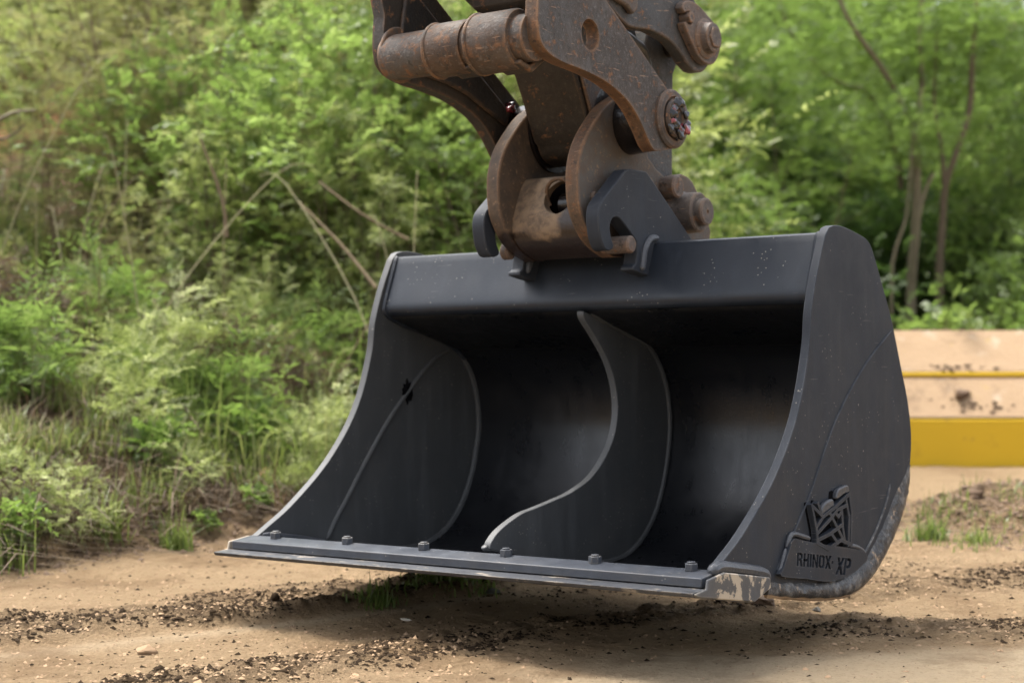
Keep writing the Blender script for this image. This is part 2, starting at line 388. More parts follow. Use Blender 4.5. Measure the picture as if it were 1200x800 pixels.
def dirt_mask(x, y):
    t = line_t(x, y)
    a = sm(-.01, .06, t + .12 * fbm(x, y, 4, 3, 3)) * sm(.62, .18, t + .5 * fbm(x, y, 3, 3, 4)) * sm(.35, -.15, x)
    b = sm(.06, .0, np.abs(t + .55 + .2 * fbm(x, y, 2, 3, 6)) - .07) * .8
    c = sm(.12, .0, np.abs(y - 4.10 + .03 * x + .25 * fbm(x, y, 2.5, 3, 9)) - .10) * sm(.5, .9, x) * .7
    d = sm(.7, .3, np.hypot((x - 1.9) / 1.1, (y - 6.2) / .75) + .5 * fbm(x, y, 2.5, 4, 12)) * 1.0
    e = sm(.30, .0, edge_y(x) - y + .4 * fbm(x, y, 3, 3, 13)) * sm(1.2, .8, x) * .8
    f = sm(.5, .2, np.abs(y - 4.9 + .6 * fbm(x, y, 2, 3, 15)) ) * sm(-.3, .4, x) * .35
    return np.clip(np.maximum.reduce([a, b, c, d, e, f]), 0, 1)
def height(x, y):
    x = np.asarray(x, float); y = np.asarray(y, float)
    d = y - edge_y(x)
    bank = np.where(d > 0, .20 * np.minimum(d, 4) + .36 * np.clip(d - 4, 0, 22), 0) + .05 * sm(-.1, .25, d)
    bank = bank + np.clip(d, 0, 1.5) * .22 * fbm(x, y, 1.1, 4, 21)
    near = sm(16, 7, y)
    t = line_t(x, y)
    h = .03 * fbm(x, y, .9, 3, 1) + near * (.020 * fbm(x, y, 5, 4, 2) + .012 * fbm(x, y, 24, 3, 3))
    h = h + near * .018 * sm(-.02, .05, t) * sm(.7, .1, t) * sm(.5, -.2, x)
    dm = dirt_mask(x, y)
    h = h + near * dm * (.014 + .05 * fbm(x, y, 14, 4, 7) + .03 * fbm(x, y, 40, 2, 8))
    h = h + .12 * sm(1.0, .1, np.hypot((x - 2.1) / .9, (y - 6.5) / .75)) * (1 + 1.2 * fbm(x, y, 3, 4, 9))
    cm = compact_mask(x, y)
    return h * (1 - .75 * cm) + bank
def zat(x, y): return float(height(np.array([x]), np.array([y]))[0])
def build_ground():
    ys = np.concatenate([np.linspace(-40, 2.6, 14), np.geomspace(2.75, 7.5, 430), np.geomspace(7.55, 30, 110), np.geomspace(33, 900, 16)])
    us = np.concatenate([[-60, -20, -8, -3, -1.2], np.linspace(-.62, .62, 400), [1.2, 3, 8, 20, 60]]) * .62
    Yg, Ug = np.meshgrid(ys, us, indexing='ij')
    Xg = Ug * np.maximum(np.abs(Yg), 2.75) * np.where(np.abs(Yg) > 40, np.clip(1, .1, 1), 1)
    H = height(Xg, Yg)
    H = np.where(Yg > 30, np.minimum(H, 9), H)
    n, m = Yg.shape
    co = np.stack([Xg, Yg, H], -1).reshape(-1, 3)
    idx = np.arange(n * m).reshape(n, m)
    q = np.stack([idx[:-1, :-1], idx[:-1, 1:], idx[1:, 1:], idx[1:, :-1]], -1).reshape(-1, 4)
    me = bpy.data.meshes.new('ground'); fast_mesh(me, co, q)
    x, y = co[:, 0], co[:, 1]
    bm_ = bank_mask(x, y)
    org = np.maximum(sm(.8, .5, np.hypot((x + 4.0) / 2.0, (y - 13.0) / 4.0) + .4 * fbm(x, y, 1, 3, 30)), 0) 
    for nm, v in (('bank', bm_), ('compact', compact_mask(x, y)), ('dirt', dirt_mask(x, y) * (1 - bm_)), ('orange', org)):
        a = me.attributes.new(nm, 'FLOAT', 'POINT'); a.data.foreach_set('value', v.astype(np.float32))
    me.shade_smooth()
    g = new_obj('ground', me, M['sand']); tag(g, kind='structure')
def fast_mesh(me, co, faces):
    k = faces.shape[1]; nf = len(faces)
    me.vertices.add(len(co)); me.vertices.foreach_set('co', co.astype(np.float32).ravel())
    me.loops.add(nf * k); me.loops.foreach_set('vertex_index', faces.astype(np.int32).ravel())
    me.polygons.add(nf); me.polygons.foreach_set('loop_start', np.arange(0, nf * k, k, dtype=np.int32))
    me.update(calc_edges=True); me.validate()
build_ground()

# ------------------------------------------------------------------ the machine's own frame: x across the bucket, y from lip to back, z up
YAW, TILT = R(36.4), R(.8156)
bx = Vector((math.cos(YAW) * math.cos(TILT), -math.sin(YAW) * math.cos(TILT), math.sin(TILT)))
by = Vector((math.sin(YAW), math.cos(YAW), 0)); by = (by - bx * by.dot(bx)).normalized(); bz = bx.cross(by)
MS = .90                                    # the bucket is 1.35 m wide
T0 = Vector((-.1249, 3.8466, .2178))
ROT = Matrix((bx, by, bz)).transposed()
def frame(name, off):
    o = empty(name); o.matrix_world = Matrix.Translation(T0 + ROT @ Vector(off) * MS) @ ROT.to_4x4() @ Matrix.Scale(MS, 4); o['off'] = 0
    del o['off']; OFF[name] = Vector(off); return o
OFF = {}
# ---- bucket
boff = (0, .45, -.12)
bucket = frame('excavator_bucket', boff)
tag(bucket, 'wide black steel digging bucket hanging just above the sandy ground', 'excavator bucket')
def P(bm, name, m, smooth=35, bevel=0, parent=None, off=boff): return finish(bm, name, M[m], parent or bucket, off, smooth, bevel)
front = [(.605, .802), (.560, .715), (.519, .607), (.503, .515), (.455, .385), (.388, .280), (.283, .172), (.145, .072), (.05, .020), (.004, -.004)]
side_out = catmull(front, 6) + [(.235, -.052), (.284, -.084)] + catmull([(.45, -.110), (.615, -.131), (.718, -.137), (.826, -.12), (.938, -.074), (1.039, -.001), (1.089, .067), (1.128, .161), (1.143, .257), (1.122, .355), (1.078, .453), (1.017, .585), (.952, .69), (.900, .768), (.871, .796), (.825, .811), (.72, .828), (.66, .830), (.625, .822)], 5)
P(prism(side_out, .726, .750), 'side_plate', 'plate_paint', bevel=.0035)
P(prism(side_out, -.750, -.726), 'side_plate', 'rib_paint', bevel=.0035)
# rear lining plates of the sides, split from the front part along a slanting seam
jr = [(1.014, .556), (.872, .483), (.761, .411), (.654, .324), (.576, .239), (.500, .145), (.426, .072), (.355, .008), (.308, -.035)]
P(weld([(.7505, y, z) for y, z in jr], .0035, 6), 'seam', 'plate_paint')
jl = [(.880, .520), (.80, .488), (.725, .435), (.671, .39), (.575, .302), (.473, .189), (.386, .083), (.325, .011), (.29, -.039)]
P(weld([(-.724, y, z) for y, z in jl], .0075, 8), 'seam', 'rib_paint')
P(weld([(.724, y, z) for y, z in jl], .0075, 8), 'seam', 'rib_paint')
P(weld([(-.7515, y, z) for y, z in jr], .0035, 6), 'seam', 'plate_paint')
bmh = bmesh.new(); bmesh.ops.create_icosphere(bmh, subdivisions=3, radius=1)
for v in bmh.verts:
    k = 1 + .35 * math.sin(9 * v.co.y + 2) * math.cos(7 * v.co.z)
    v.co = Vector((-.7245 + v.co.x * .006, .668 + v.co.y * .026 * k, .388 + v.co.z * .034 * k))
P(bmh, 'plug', 'recess', 60)
# shell
inner = catmull([(.236, -.050), (.33, -.064), (.45, -.083), (.58, -.100), (.68, -.103), (.78, -.090), (.87, -.048), (.945, .028), (.998, .130), (1.026, .235), (1.030, .315), (1.010, .405), (.965, .478), (.915, .520)], 6)
def offset_poly(pl, d):
    out = []
    for i, p in enumerate(pl):
        a, b = Vector(pl[max(i - 1, 0)]), Vector(pl[min(i + 1, len(pl) - 1)]); t = (b - a).normalized()
        out.append((p[0] + t.y * d, p[1] - t.x * d))
    return out
P(prism(inner + offset_poly(inner, .014)[::-1], -.7255, .7255), 'shell', 'inner_shade_paint', 25)
# top beam
fold = catmull([(.612, .792), (.590, .735), (.566, .676), (.559, .652), (.562, .636), (.576, .624)], 5)
beam = [(.66, .812), (.632, .811), (.620, .806)] + fold + [(.70, .587), (.85, .545), (.914, .524), (.967, .495), (.95, .66), (.875, .79), (.86, .80)]
P(prism(beam, -.7252, .7252), 'top_beam', 'black_paint', 30, .003)
P(prism([(.5745, .6225), (.70, .5845), (.85, .5425), (.914, .5215), (.914, .5185), (.85, .5395), (.70, .5815)], -.7248, .7248), 'beam_shade_strip', 'inner_shade_paint')  # thin added strip, its near-black colour stands for shade under the beam
for s in (-1, 1):
    P(weld([(s * .722, y, z) for y, z in ((.622, .812), (.605, .770), (.585, .720), (.562, .66), (.568, .632), (.65, .60), (.76, .574), (.86, .545), (.915, .522), (.968, .478))], .010, 8), 'weld_bead', 'black_paint')
    P(weld([(s * .722, y, z) for y, z in inner[4::5][1:]], .0105, 8), 'weld_bead', 'rib_paint')
# rib in the middle
rib_front = catmull([(.560, .622), (.565, .600), (.616, .553), (.681, .486), (.722, .411), (.732, .324), (.698, .238), (.607, .157), (.499, .116), (.400, .097), (.314, .083), (.247, .072), (.159, .040), (.118, .012), (.108, -.006)], 5)
rib_rear = [(.30, -.052), (.45, -.078)] + catmull([(.68, -.100), (.776, -.089), (.868, -.046), (.942, .028), (.995, .130), (1.023, .235), (1.027, .315), (1.007, .405), (.962, .476), (.912, .521)], 4) + [(.85, .543), (.70, .585)]
P(prism(rib_front + rib_rear, -.002, .020), 'stiffener_rib', 'rib_paint', bevel=.003)
for xx in (-.003, .021):
    P(weld([(xx, y, z) for y, z in [(.58, -.097), (.68, -.099), (.776, -.087), (.864, -.044), (.938, .028), (.990, .130), (1.018, .235), (1.022, .315), (1.002, .405), (.957, .476), (.907, .519), (.85, .541), (.70, .583), (.60, .615)]], .008, 7), 'weld_bead', 'rib_paint')
P(weld([(.009, .098, .002), (.009, .104, -.004), (.009, .125, -.010)], .009, 8), 'weld_bead', 'rib_paint')
# cutting edge: welded lip plate and the wear edge bolted under it
P(prism([(-.067, -.012), (.012, -.003), (.235, -.040), (.24, -.0700), (-.067, -.0332)], -.755, .755), 'lip_plate', 'blade_paint', bevel=.002)
bm = prism([(-.130, -.0375), (-.071, -.0352), (.158, -.0627), (.158, -.095), (-.122, -.0475)], -.765, .765)
cut = P(bm, 'cutting_edge', 'worn_edge', bevel=.002); cut['label'] = 'bolt-on cutting edge with chipped paint and dried sand'
def end_cap(s):
    bm = prism([(-.066, -.014), (.010, -.005), (.234, -.042), (.238, -.068), (.156, -.092), (-.115, -.048), (-.125, -.040), (-.071, -.0345)], s * .7655, s * .772)
    return P(bm, 'end_plate', 'muddy_paint', bevel=.003)
e1 = end_cap(1); e1['label'] = 'right end of the blade with paint chipped off to cream'
end_cap(-1)
P(weld([(.752, y, z) for y, z in ((-.02, -.004), (.02, .004), (.10, -.008), (.18, -.022), (.236, -.036), (.246, -.06))], .015, 9), 'weld_bead', 'weld_paint')
P(weld([(-.752, y, z) for y, z in ((.06, -.004), (.10, -.008), (.18, -.022), (.236, -.036), (.246, -.06))], .012, 9), 'weld_bead', 'weld_paint')
P(weld([(-.720, y, z) for y, z in ((.02, .0), (.10, -.012), (.18, -.026), (.29, -.05))], .008, 8), 'weld_bead', 'weld_paint')
for i in range(6):
    x = -.647 + .2676 * i; y = -.002; z0 = -.006
    bm = bmesh.new(); a = R(random.uniform(0, 60))
    for (r, za, zb, n) in ((.0165, 0, .018, 6), (.010, .018, .022, 16)):
        lo = [bm.verts.new((x + r * math.cos(a + k * 2 * math.pi / n), y + r * math.sin(a + k * 2 * math.pi / n), z0 + za)) for k in range(n)]
        hi = [bm.verts.new((v.co.x, v.co.y, z0 + zb)) for v in lo]
        bm.faces.new(lo[::-1]); bm.faces.new(hi)
        for k in range(n): bm.faces.new((lo[k], lo[(k + 1) % n], hi[(k + 1) % n], hi[k]))
    P(bm, 'bolt', 'blade_paint', 30, .0015)
# scraped heel around the lower rear corner and its twin
heel_o = [(.262, -.090), (.378, -.110), (.52, -.130), (.645, -.143), (.74, -.143), (.845, -.121), (.938, -.072), (1.02, -.011), (1.084, .052), (1.119, .107), (1.131, .172)]
heel_i = [(.262, -.060), (.378, -.074), (.52, -.088), (.645, -.098), (.72, -.094), (.805, -.070), (.890, -.020), (.965, .040), (1.025, .098), (1.085, .140), (1.124, .178)]
for s_ in (1, -1):
    o_, i_ = catmull(heel_o, 5), catmull(heel_i, 5); bm = bmesh.new(); rows_ = []
    for k, (a, b_) in enumerate(zip(o_, i_)):
        row = []; tp = min(1, k / 6, (len(o_) - 1 - k) / 16)
        for f, dx in ((0, .720), (0, .745), (.06, .7505 + .004 * tp), (.3, .7507 + .011 * tp), (.6, .7507 + .009 * tp), (.85, .7506 + .004 * tp), (1, .7502)):
            q = .0016 * math.sin(k * 1.9 + f * 5) + random.uniform(-.0012, .0012)
            row.append(bm.verts.new((s_ * (dx + (q if 0 < f < 1 else 0)), a[0] + (b_[0] - a[0]) * f, a[1] + (b_[1] - a[1]) * f + q)))
        rows_.append(row)
    for p_, q_ in zip(rows_, rows_[1:]):
        for k in range(6): bm.faces.new((p_[k], p_[k + 1], q_[k + 1], q_[k]))
    bm.faces.new(rows_[0]); bm.faces.new(rows_[-1][::-1])
    hl = P(bm, 'heel_weld', 'worn_weld', 50); hl['label'] = 'scraped heel with worn paint and dry dirt'
    P(weld([(s_ * .7505, y, z) for y, z in ((.60, -.088), (.70, -.083), (.78, -.062), (.85, -.022), (.915, .03), (.965, .085), (.99, .13))], .004, 7), 'seam', 'worn_weld')
    P(tube([(s_ * .744, y, z - .001) for y, z in catmull(heel_o, 4)], .0055, 6, jitter=.3), 'shell_edge', 'clod')
# name plate with stencil cut letters
np_out = catmull([(.372, .036), (.43, .027), (.495, .014), (.60, -.003), (.70, -.019), (.775, -.034), (.798, -.045), (.800, -.060), (.775, -.070), (.698, -.088), (.575, -.092), (.44, -.070), (.306, -.048), (.318, -.028), (.348, .012)], 3, True)
def LP(ch):
    s = .2
    if ch == 'R': return [[(0, 0), (.19, 0), (.19, 1), (0, 1)], [(.24, 1), (.48, 1), (.62, .88), (.62, .6), (.54, .5), (.66, 0), (.45, 0), (.35, .43), (.24, .43), (.24, .57), (.36, .57), (.42, .63), (.42, .81), (.36, .87), (.24, .87)]], .74
    if ch == 'P': return [[(0, 0), (.19, 0), (.19, 1), (0, 1)], [(.24, 1), (.48, 1), (.62, .88), (.62, .55), (.48, .42), (.24, .42), (.24, .55), (.36, .55), (.42, .61), (.42, .81), (.36, .87), (.24, .87)]], .70
    if ch == 'H': return [[(0, 0), (.2, 0), (.2, .42), (.44, .42), (.44, 0), (.64, 0), (.64, 1), (.44, 1), (.44, .58), (.2, .58), (.2, 1), (0, 1)]], .74
    if ch == 'I': return [[(0, 0), (.2, 0), (.2, 1), (0, 1)]], .30
    if ch == 'N': return [[(0, 0), (.19, 0), (.19, .62), (.46, 0), (.65, 0), (.65, 1), (.46, 1), (.46, .38), (.19, 1), (0, 1)]], .75
    if ch == 'O': return [[(.30, 0), (.14, 0), (0, .16), (0, .84), (.14, 1), (.30, 1), (.30, .86), (.2, .78), (.2, .22), (.30, .14)], [(.36, 0), (.52, 0), (.66, .16), (.66, .84), (.52, 1), (.36, 1), (.36, .86), (.46, .78), (.46, .22), (.36, .14)]], .76
    if ch == 'X': return [[(0, 0), (.22, 0), (.34, .32), (.46, 0), (.68, 0), (.46, .5), (.68, 1), (.46, 1), (.34, .68), (.22, 1), (0, 1), (.22, .5)]], .74
    return [[(.05, .42), (.20, .42), (.20, .60), (.05, .60)]], .26
def lettering(text, origin, direction, h, condense, slant=0):
    d = Vector(direction).normalized(); u = Vector((-d.y, d.x)); x = 0; res = []
    for ch in text:
        polys, adv = LP(ch)
        for pl in polys:
            n_ = len(pl); area = sum(pl[k][0] * pl[(k + 1) % n_][1] - pl[(k + 1) % n_][0] * pl[k][1] for k in range(n_)); sg = 1 if area > 0 else -1; fat = []
            for k in range(n_):
                a_, b_, c_ = (Vector(pl[(k + q) % n_]) for q in (-1, 0, 1)); t1 = (b_ - a_).normalized(); t2 = (c_ - b_).normalized()
                n1 = Vector((t1.y, -t1.x)) * sg; n2 = Vector((t2.y, -t2.x)) * sg; bi = (n1 + n2) / max(.5, 1 + n1.dot(n2))
                fat.append(tuple(b_ + bi * .021))
            pl = fat
            res.append([tuple(Vector(origin) + d * ((x + px + slant * py) * h * condense) + u * (py * h)) for px, py in pl])
        x += adv
    return res
dirn = (.300, -.044)
holes = lettering('RHINOX-', (.386, -.031), dirn, .032, 1.52) + lettering('XP', (.604, -.076), dirn, .043, 1.45, .15)
P(holed(np_out, holes, .7525, .7655, .0012), 'name_plate', 'plate_paint', 40)
P(prism(catmull([(.385, .0), (.55, -.015), (.725, -.035), (.75, -.06), (.66, -.08), (.54, -.075), (.385, -.045)], 2, True), .7500, .7535), 'letter_shade', 'recess')  # black slab behind the letters; its colour stands for shade in the cuts
for path in ([(.352, .018), (.38, .046), (.44, .036), (.482, .026)], [(.70, -.012), (.755, -.022), (.792, -.036), (.808, -.052)], [(.348, .014), (.325, -.025), (.308, -.046)]):
    P(weld([(.755, y, z) for y, z in path], .0068, 8), 'weld_bead', 'weld_paint')
# emblem above the name: an angular beast's head of raised bars over a backing blackened to stand for shade
emb_out = [(.460, .118), (.475, .120), (.488, .104), (.502, .122), (.516, .120), (.534, .088), (.60, .108), (.605, .136), (.62, .138), (.64, .122), (.690, .140), (.706, .118), (.715, .074), (.706, -.022), (.62, -.012), (.56, -.012), (.497, -.004), (.488, .044)]
P(prism(emb_out, .7500, .7515), 'emblem_shade', 'recess')
bars = [[(.474, .112), (.499, .050), (.503, .018)], [(.480, .108), (.532, .080)], [(.508, .114), (.532, .080)],
        [(.499, .054), (.540, .078), (.610, .096), (.694, .124)], [(.499, .036), (.575, .066), (.62, .088), (.680, .096)],
        [(.694, .124), (.708, .074), (.700, -.012)], [(.676, .108), (.692, .066), (.684, -.010)],
        [(.579, .082), (.662, .000)], [(.499, .020), (.575, .030), (.652, .048)], [(.499, .016), (.565, -.008), (.640, .008), (.706, -.010)],
        [(.648, .092), (.652, .040), (.664, .004)], [(.584, .030), (.622, .002)], [(.610, .082), (.628, .070), (.645, .082)]]
for pl in bars:
    bm = bmesh.new()
    for (y0, z0), (y1, z1) in zip(pl, pl[1:]):
        d = Vector((y1 - y0, z1 - z0)).normalized(); nn = Vector((-d.y, d.x)) * .0046; e = d * .003
        k = random.uniform(0, .0008)
        prism([(y0 - e.x - nn.x, z0 - e.y - nn.y), (y1 + e.x - nn.x, z1 + e.y - nn.y), (y1 + e.x + nn.x, z1 + e.y + nn.y), (y0 - e.x + nn.x, z0 - e.y + nn.y)], .7518, .7660 + k, bm)
    P(bm, 'emblem_bar', 'plate_paint')
for q in ([(.531, .082), (.545, .107), (.598, .118), (.607, .100), (.590, .096), (.560, .088)], [(.622, .116), (.632, .138), (.660, .145), (.690, .147), (.698, .130), (.668, .126)]):
    P(prism(catmull(q, 3, True), .7505, .7640), 'weld_bead', 'weld_paint', 50, .005)
# ears that hang on the hitch pins
ear = [(.474, .999), (.495, 1.004), (.577, 1.004), (.590, .998), (.608, .985), (.840, .818), (.87, .79), (.87, .72), (.70, .70), (.55, .72), (.505, .728), (.506, .738)] + \
    [(.520, .745), (.530, .775), (.527, .807), (.497, .829), (.462, .853)] + catmull([(.462, .853), (.440, .866), (.418, .868), (.400, .858), (.392, .837), (.398, .812), (.410, .790), (.402, .780)], 3)[1:] + catmull([(.390, .776), (.369, .779), (.350, .802), (.341, .830), (.337, .866), (.345, .895), (.365, .915)], 3)
P(prism(ear, .180, .222), 'mounting_ear', 'plate_paint', bevel=.003)
P(prism(ear, -.204, -.162), 'mounting_ear', 'plate_paint', bevel=.003)
for s in (1, -1):
    P(weld([(s * (.224 if s > 0 else .206), y, z) for y, z in ((.546, .728), (.552, .750), (.562, .785), (.580, .808), (.600, .819), (.635, .821))], .010 if s > 0 else .006, 9), 'weld_bead', 'weld_paint')
    P(weld([(s * (.178 if s > 0 else .160), y, z) for y, z in ((.540, .735), (.560, .785), (.60, .816), (.70, .818))], .011, 8), 'weld_bead', 'weld_paint')

# sand spilled on the bucket floor
sp = []; fl = [(.250, -.052), (.33, -.064), (.45, -.083), (.58, -.100)]
bm = bmesh.new()
for k in range(420):
    if k < 260: x, y = random.gauss(.47, .07), .252 + abs(random.gauss(0, .07))
    elif k < 330: x, y = random.gauss(.16, .06), .255 + abs(random.gauss(0, .06))
    else: x, y = random.uniform(-.68, .70), .252 + abs(random.gauss(0, .09))
    if y > .57 or -.012 < x < .030: continue
    z = np.interp(y, [p[0] for p in fl], [p[1] for p in fl]); r = random.uniform(.0012, .0045)
    m4 = ROT.to_4x4(); c = T0 + ROT @ Vector((x, y, float(z) + r * .3)) * MS
    q = [bm.verts.new(c + Vector((math.cos(a + k) * r, math.sin(a + k) * r, 0))) for a in (0, 1.5, 3, 4.6)]; tip = bm.verts.new(c + Vector((0, 0, r * .8)))
    for i in range(4): bm.faces.new((q[i], q[(i + 1) % 4], tip))
tag(finish(bm, 'sand_spill', M['clod'], None), kind='stuff')

# ---- quick hitch
hoff = (0, .60, .99)
hitch = frame('quick_hitch', hoff)
tag(hitch, 'rusty brown quick hitch with curved cheeks gripping the ears of the black bucket', 'quick hitch')
def H(bm, name, m, smooth=35, bevel=0): return finish(bm, name, M[m], hitch, hoff, smooth, bevel)
farc = catmull([(.66, 1.262), (.60, 1.236), (.54, 1.212), (.48, 1.180), (.425, 1.132), (.378, 1.080), (.350, 1.025), (.341, .965), (.351, .890), (.398, .823), (.455, .787), (.515, .766)], 5)
cheek = farc + [(.560, .769), (.604, .822), (1.0, .826), (1.049, .838), (1.056, .868), (1.02, .925), (.991, .966), (.951, 1.009), (.920, 1.022), (.887, 1.027), (.85, 1.016), (.80, 1.008), (.743, 1.030), (.70, 1.06), (.69, 1.10), (.70, 1.16), (.695, 1.22), (.68, 1.255)]
rust_band(H(prism(cheek, .112, .155), 'cheek_plate', 'oily_grey', bevel=.004))
H(prism(cheek, -.155, -.112), 'cheek_plate', 'oily_cheek', bevel=.004)
web_o = catmull([(.500, 1.000), (.470, .995), (.445, .965), (.425, .925), (.408, .880), (.405, .845), (.420, .815), (.460, .789), (.515, .7685)], 5)
web_i = offset_poly(web_o, -.022)
bm = prism(web_o + web_i[::-1], -.1125, .1125)
web = H(bm, 'web', 'oily_steel', 40, .003)
# hole through the web
cutm = bmesh.new(); bmesh.ops.create_cone(cutm, cap_ends=True, segments=40, radius1=.048, radius2=.048, depth=.16, matrix=Matrix.Translation((.030, -.155, -.055)) @ Matrix.Rotation(R(90), 4, 'X'))
cme = bpy.data.meshes.new('bore'); cutm.to_mesh(cme); cutm.free()
cob = bpy.data.objects.new('bore', cme); C.objects.link(cob); cob.parent = hitch
bo = web.modifiers.new('bore', 'BOOLEAN'); bo.object = cob; bo.operation = 'DIFFERENCE'; bo.use_self = True
web.modifiers.move(1, 0)
bpy.context.view_layer.update()
dg = bpy.context.evaluated_depsgraph_get()
wme = bpy.data.meshes.new_from_object(web.evaluated_get(dg)); web.modifiers.clear(); web.data = wme
bpy.data.objects.remove(cob)
ring = bmesh.new()
H(tube([(.030 + .051 * math.cos(k * math.pi / 16), .446 - .020 * math.sin(k * math.pi / 16), .935 + .051 * math.sin(k * math.pi / 16)) for k in range(-2, 19)], .006, 8, ring), 'bore_lip', 'rust_cast', 60)
H(rodx(.488, .918, .033, .005, .111, 24), 'lock_cylinder', 'grease_shade_black')
H(prism([(.56, .83), (.60, .83), (.62, 1.0), (.58, 1.0)], -.111, .111), 'back_web', 'grease_shade_black')  # coloured black for the shade seen through the bore, no grease here
for s in (1, -1):
    a, b_ = (.155, .250) if s > 0 else (-.185, -.155)
    H(rodx(.459, .795, .024, a, b_, 24, ch=.005), 'front_pin', 'pin_steel')
    H(latx(.861, .908, [(s * .150, .085), (s * .165, .068), (s * .185, .060), (s * .228, .058), (s * .232, .054), (s * .232, .040)]), 'pin_boss', 'pin_steel', 30)
    H(latx(.861, .908, [(s * .20, .040), (s * .252, .040), (s * .256, .035), (s * .256, .006), (s * .251, .005)], 32), 'rear_pin', 'pin_steel', 30)
    H(rodx(.785, .978, .033, s * .15 if s > 0 else -.205, .205 if s > 0 else -.15, 24, ch=.005), 'stop_pin', 'pin_steel')
    H(rodx(.412, .925, .016, .150 if s > 0 else -.166, .166 if s > 0 else -.150, 18, ch=.003), 'stud', 'pin_steel')
# ---- the arm and its links
aoff = (0, .60, 1.145)
arm = frame('excavator', aoff)
tag(arm, 'worn brown excavator arm end with its linkage, coming down from above the bucket', 'excavator arm')
def A(bm, name, m, smooth=35, bevel=0, parent=None): return finish(bm, name, M[m], parent or arm, aoff, smooth, bevel)
low = catmull([(-.020, 1.40), (-.026, 1.34), (-.024, 1.300), (-.012, 1.268), (.025, 1.245), (.088, 1.232), (.160, 1.226), (.236, 1.216), (.304, 1.201), (.378, 1.172), (.429, 1.136), (.465, 1.098), (.492, 1.066), (.516, 1.050)], 4)
link = low + catmull([(.56, 1.055), (.612, 1.066), (.655, 1.086), (.680, 1.120), (.684, 1.160), (.668, 1.190), (.63, 1.206)], 4) + [(.598, 1.218), (.281, 1.423), (.18, 1.49), (.10, 1.60), (.06, 1.80), (-.02, 1.86), (-.10, 1.80), (-.08, 1.60)]
hole = circ(.206, 1.320, .040)
lk = rust_band(A(holed(link, [hole], .250, .290), 'link_plate', 'rust_plate', 40, .005))
lk2 = A(holed(link, [hole], -.250, -.210), 'link_plate', 'brown_arm', 40, .005)
A(prism([(.02, 1.30), (.10, 1.262), (.24, 1.246), (.32, 1.228), (.40, 1.196), (.50, 1.16), (.52, 1.2), (.24, 1.38), (.06, 1.50)], -.2095, -.196), 'inner_plate', 'dark_arm', bevel=.006)
tz, ty = 1.290, .010
A(latx(ty, tz, [(-.215, .058), (-.195, .058), (-.19, .060), (-.10, .0600), (.255, .0600)], 40), 'cross_tube', 'rust_tube', 30)
def saddle(x0, x1, r):
    bm = bmesh.new(); n = 34; a0, a1 = R(150), R(-140)
    t_ = .016; rows = []
    for k in range(n + 1):
        a = a0 + (a1 + 2 * math.pi - a0) * k / n if False else R(20) + R(330) * k / n
        rr = r + (.012 if a > R(290) else 0) * (a - R(290)) / R(60)
        c, s_ = math.cos(a), math.sin(a)
        rows.append([bm.verts.new((x, ty + q * c, tz + q * s_)) for x, q in ((x0, rr - t_), (x0, rr), (x0 + .006, rr + .004), (x1 - .006, rr + .004), (x1, rr), (x1, rr - t_))])
    for p, q in zip(rows, rows[1:]):
        for j in range(6): bm.faces.new((p[j], p[(j + 1) % 6], q[(j + 1) % 6], q[j]))
    bm.faces.new(rows[0]); bm.faces.new(rows[-1][::-1]); return bm
A(saddle(-.055, .060, .066), 'saddle', 'rust_tube', 40)
A(saddle(.085, .215, .073), 'saddle', 'rust_tube', 40)
for xb, rb in ((-.052, .068), (.088, .075)):
    A(tube([(xb, ty + rb * math.cos(a_), tz + rb * math.sin(a_)) for a_ in [R(20 + 8 * k) for k in range(42)]], .006, 8, jitter=.08), 'weld_bead', 'rust_tube', 60)
for xa, xb, rb in ((.005, .088, .071), (.150, .232, .078)):
    A(prism([(ty - .035, tz - rb * .86), (ty + .02, tz - rb - .006), (ty + .075, tz - rb * .62), (ty + .072, tz - rb * .40), (ty + .01, tz - rb + .012), (ty - .03, tz - rb * .72)], xa, xb), 'saddle_lip', 'brown_arm', bevel=.004)
A(prism(circ(.03, 1.30, .075, 24) , -.211, -.200), 'tube_flange', 'rust_tube', bevel=.004)
# dipper
dip = [(.20, 1.62), (.300, 1.455), (.404, 1.282), (.440, 1.216), (.474, 1.145), (.494, 1.104), (.508, 1.094)] + catmull([(.508, 1.094), (.53, 1.062), (.57, 1.044), (.61, 1.042), (.655, 1.06), (.69, 1.10), (.70, 1.15)], 4)[1:] + [(.67, 1.26), (.62, 1.45), (.53, 1.85), (.35, 2.8), (-.35, 2.8), (-.02, 2.0)]
A(prism(dip, -.100, .100), 'dipper', 'brown_arm', 30, .006)
A(prism([(.20, 1.435), (.27, 1.405), (.36, 1.43), (.30, 1.56), (.16, 1.56)], -.085, .095), 'hose_bracket', 'brown_arm', bevel=.004)
A(rodx(.225, 1.402, .016, -.055, .06, 16), 'grease_pipe', 'steel')
A(prism([(.420, 1.29), (.52, 1.33), (.58, 1.20), (.50, 1.13), (.475, 1.17)], .1005, .112), 'wear_pad', 'pin_steel', bevel=.004)
A(latx(.601, 1.145, [(.1005, .12), (.112, .12), (.112, .10)], 36), 'spacer_ring', 'grease_shade_black')
A(latx(.601, 1.145, [(.156, .088), (.20, .085), (.249, .080)], 36), 'spacer_ring', 'grease_shade_black')
A(latx(.601, 1.145, [(-.11, .12), (-.1005, .12)], 36), 'spacer_ring', 'grease_shade_black')
A(latx(.601, 1.145, [(-.209, .085), (-.156, .09)], 36), 'spacer_ring', 'grease_shade_black')
A(latx(.601, 1.145, [(.288, .082), (.297, .082), (.303, .076), (.306, .062), (.300, .058)], 40), 'pin_collar', 'rust_plate', 30)
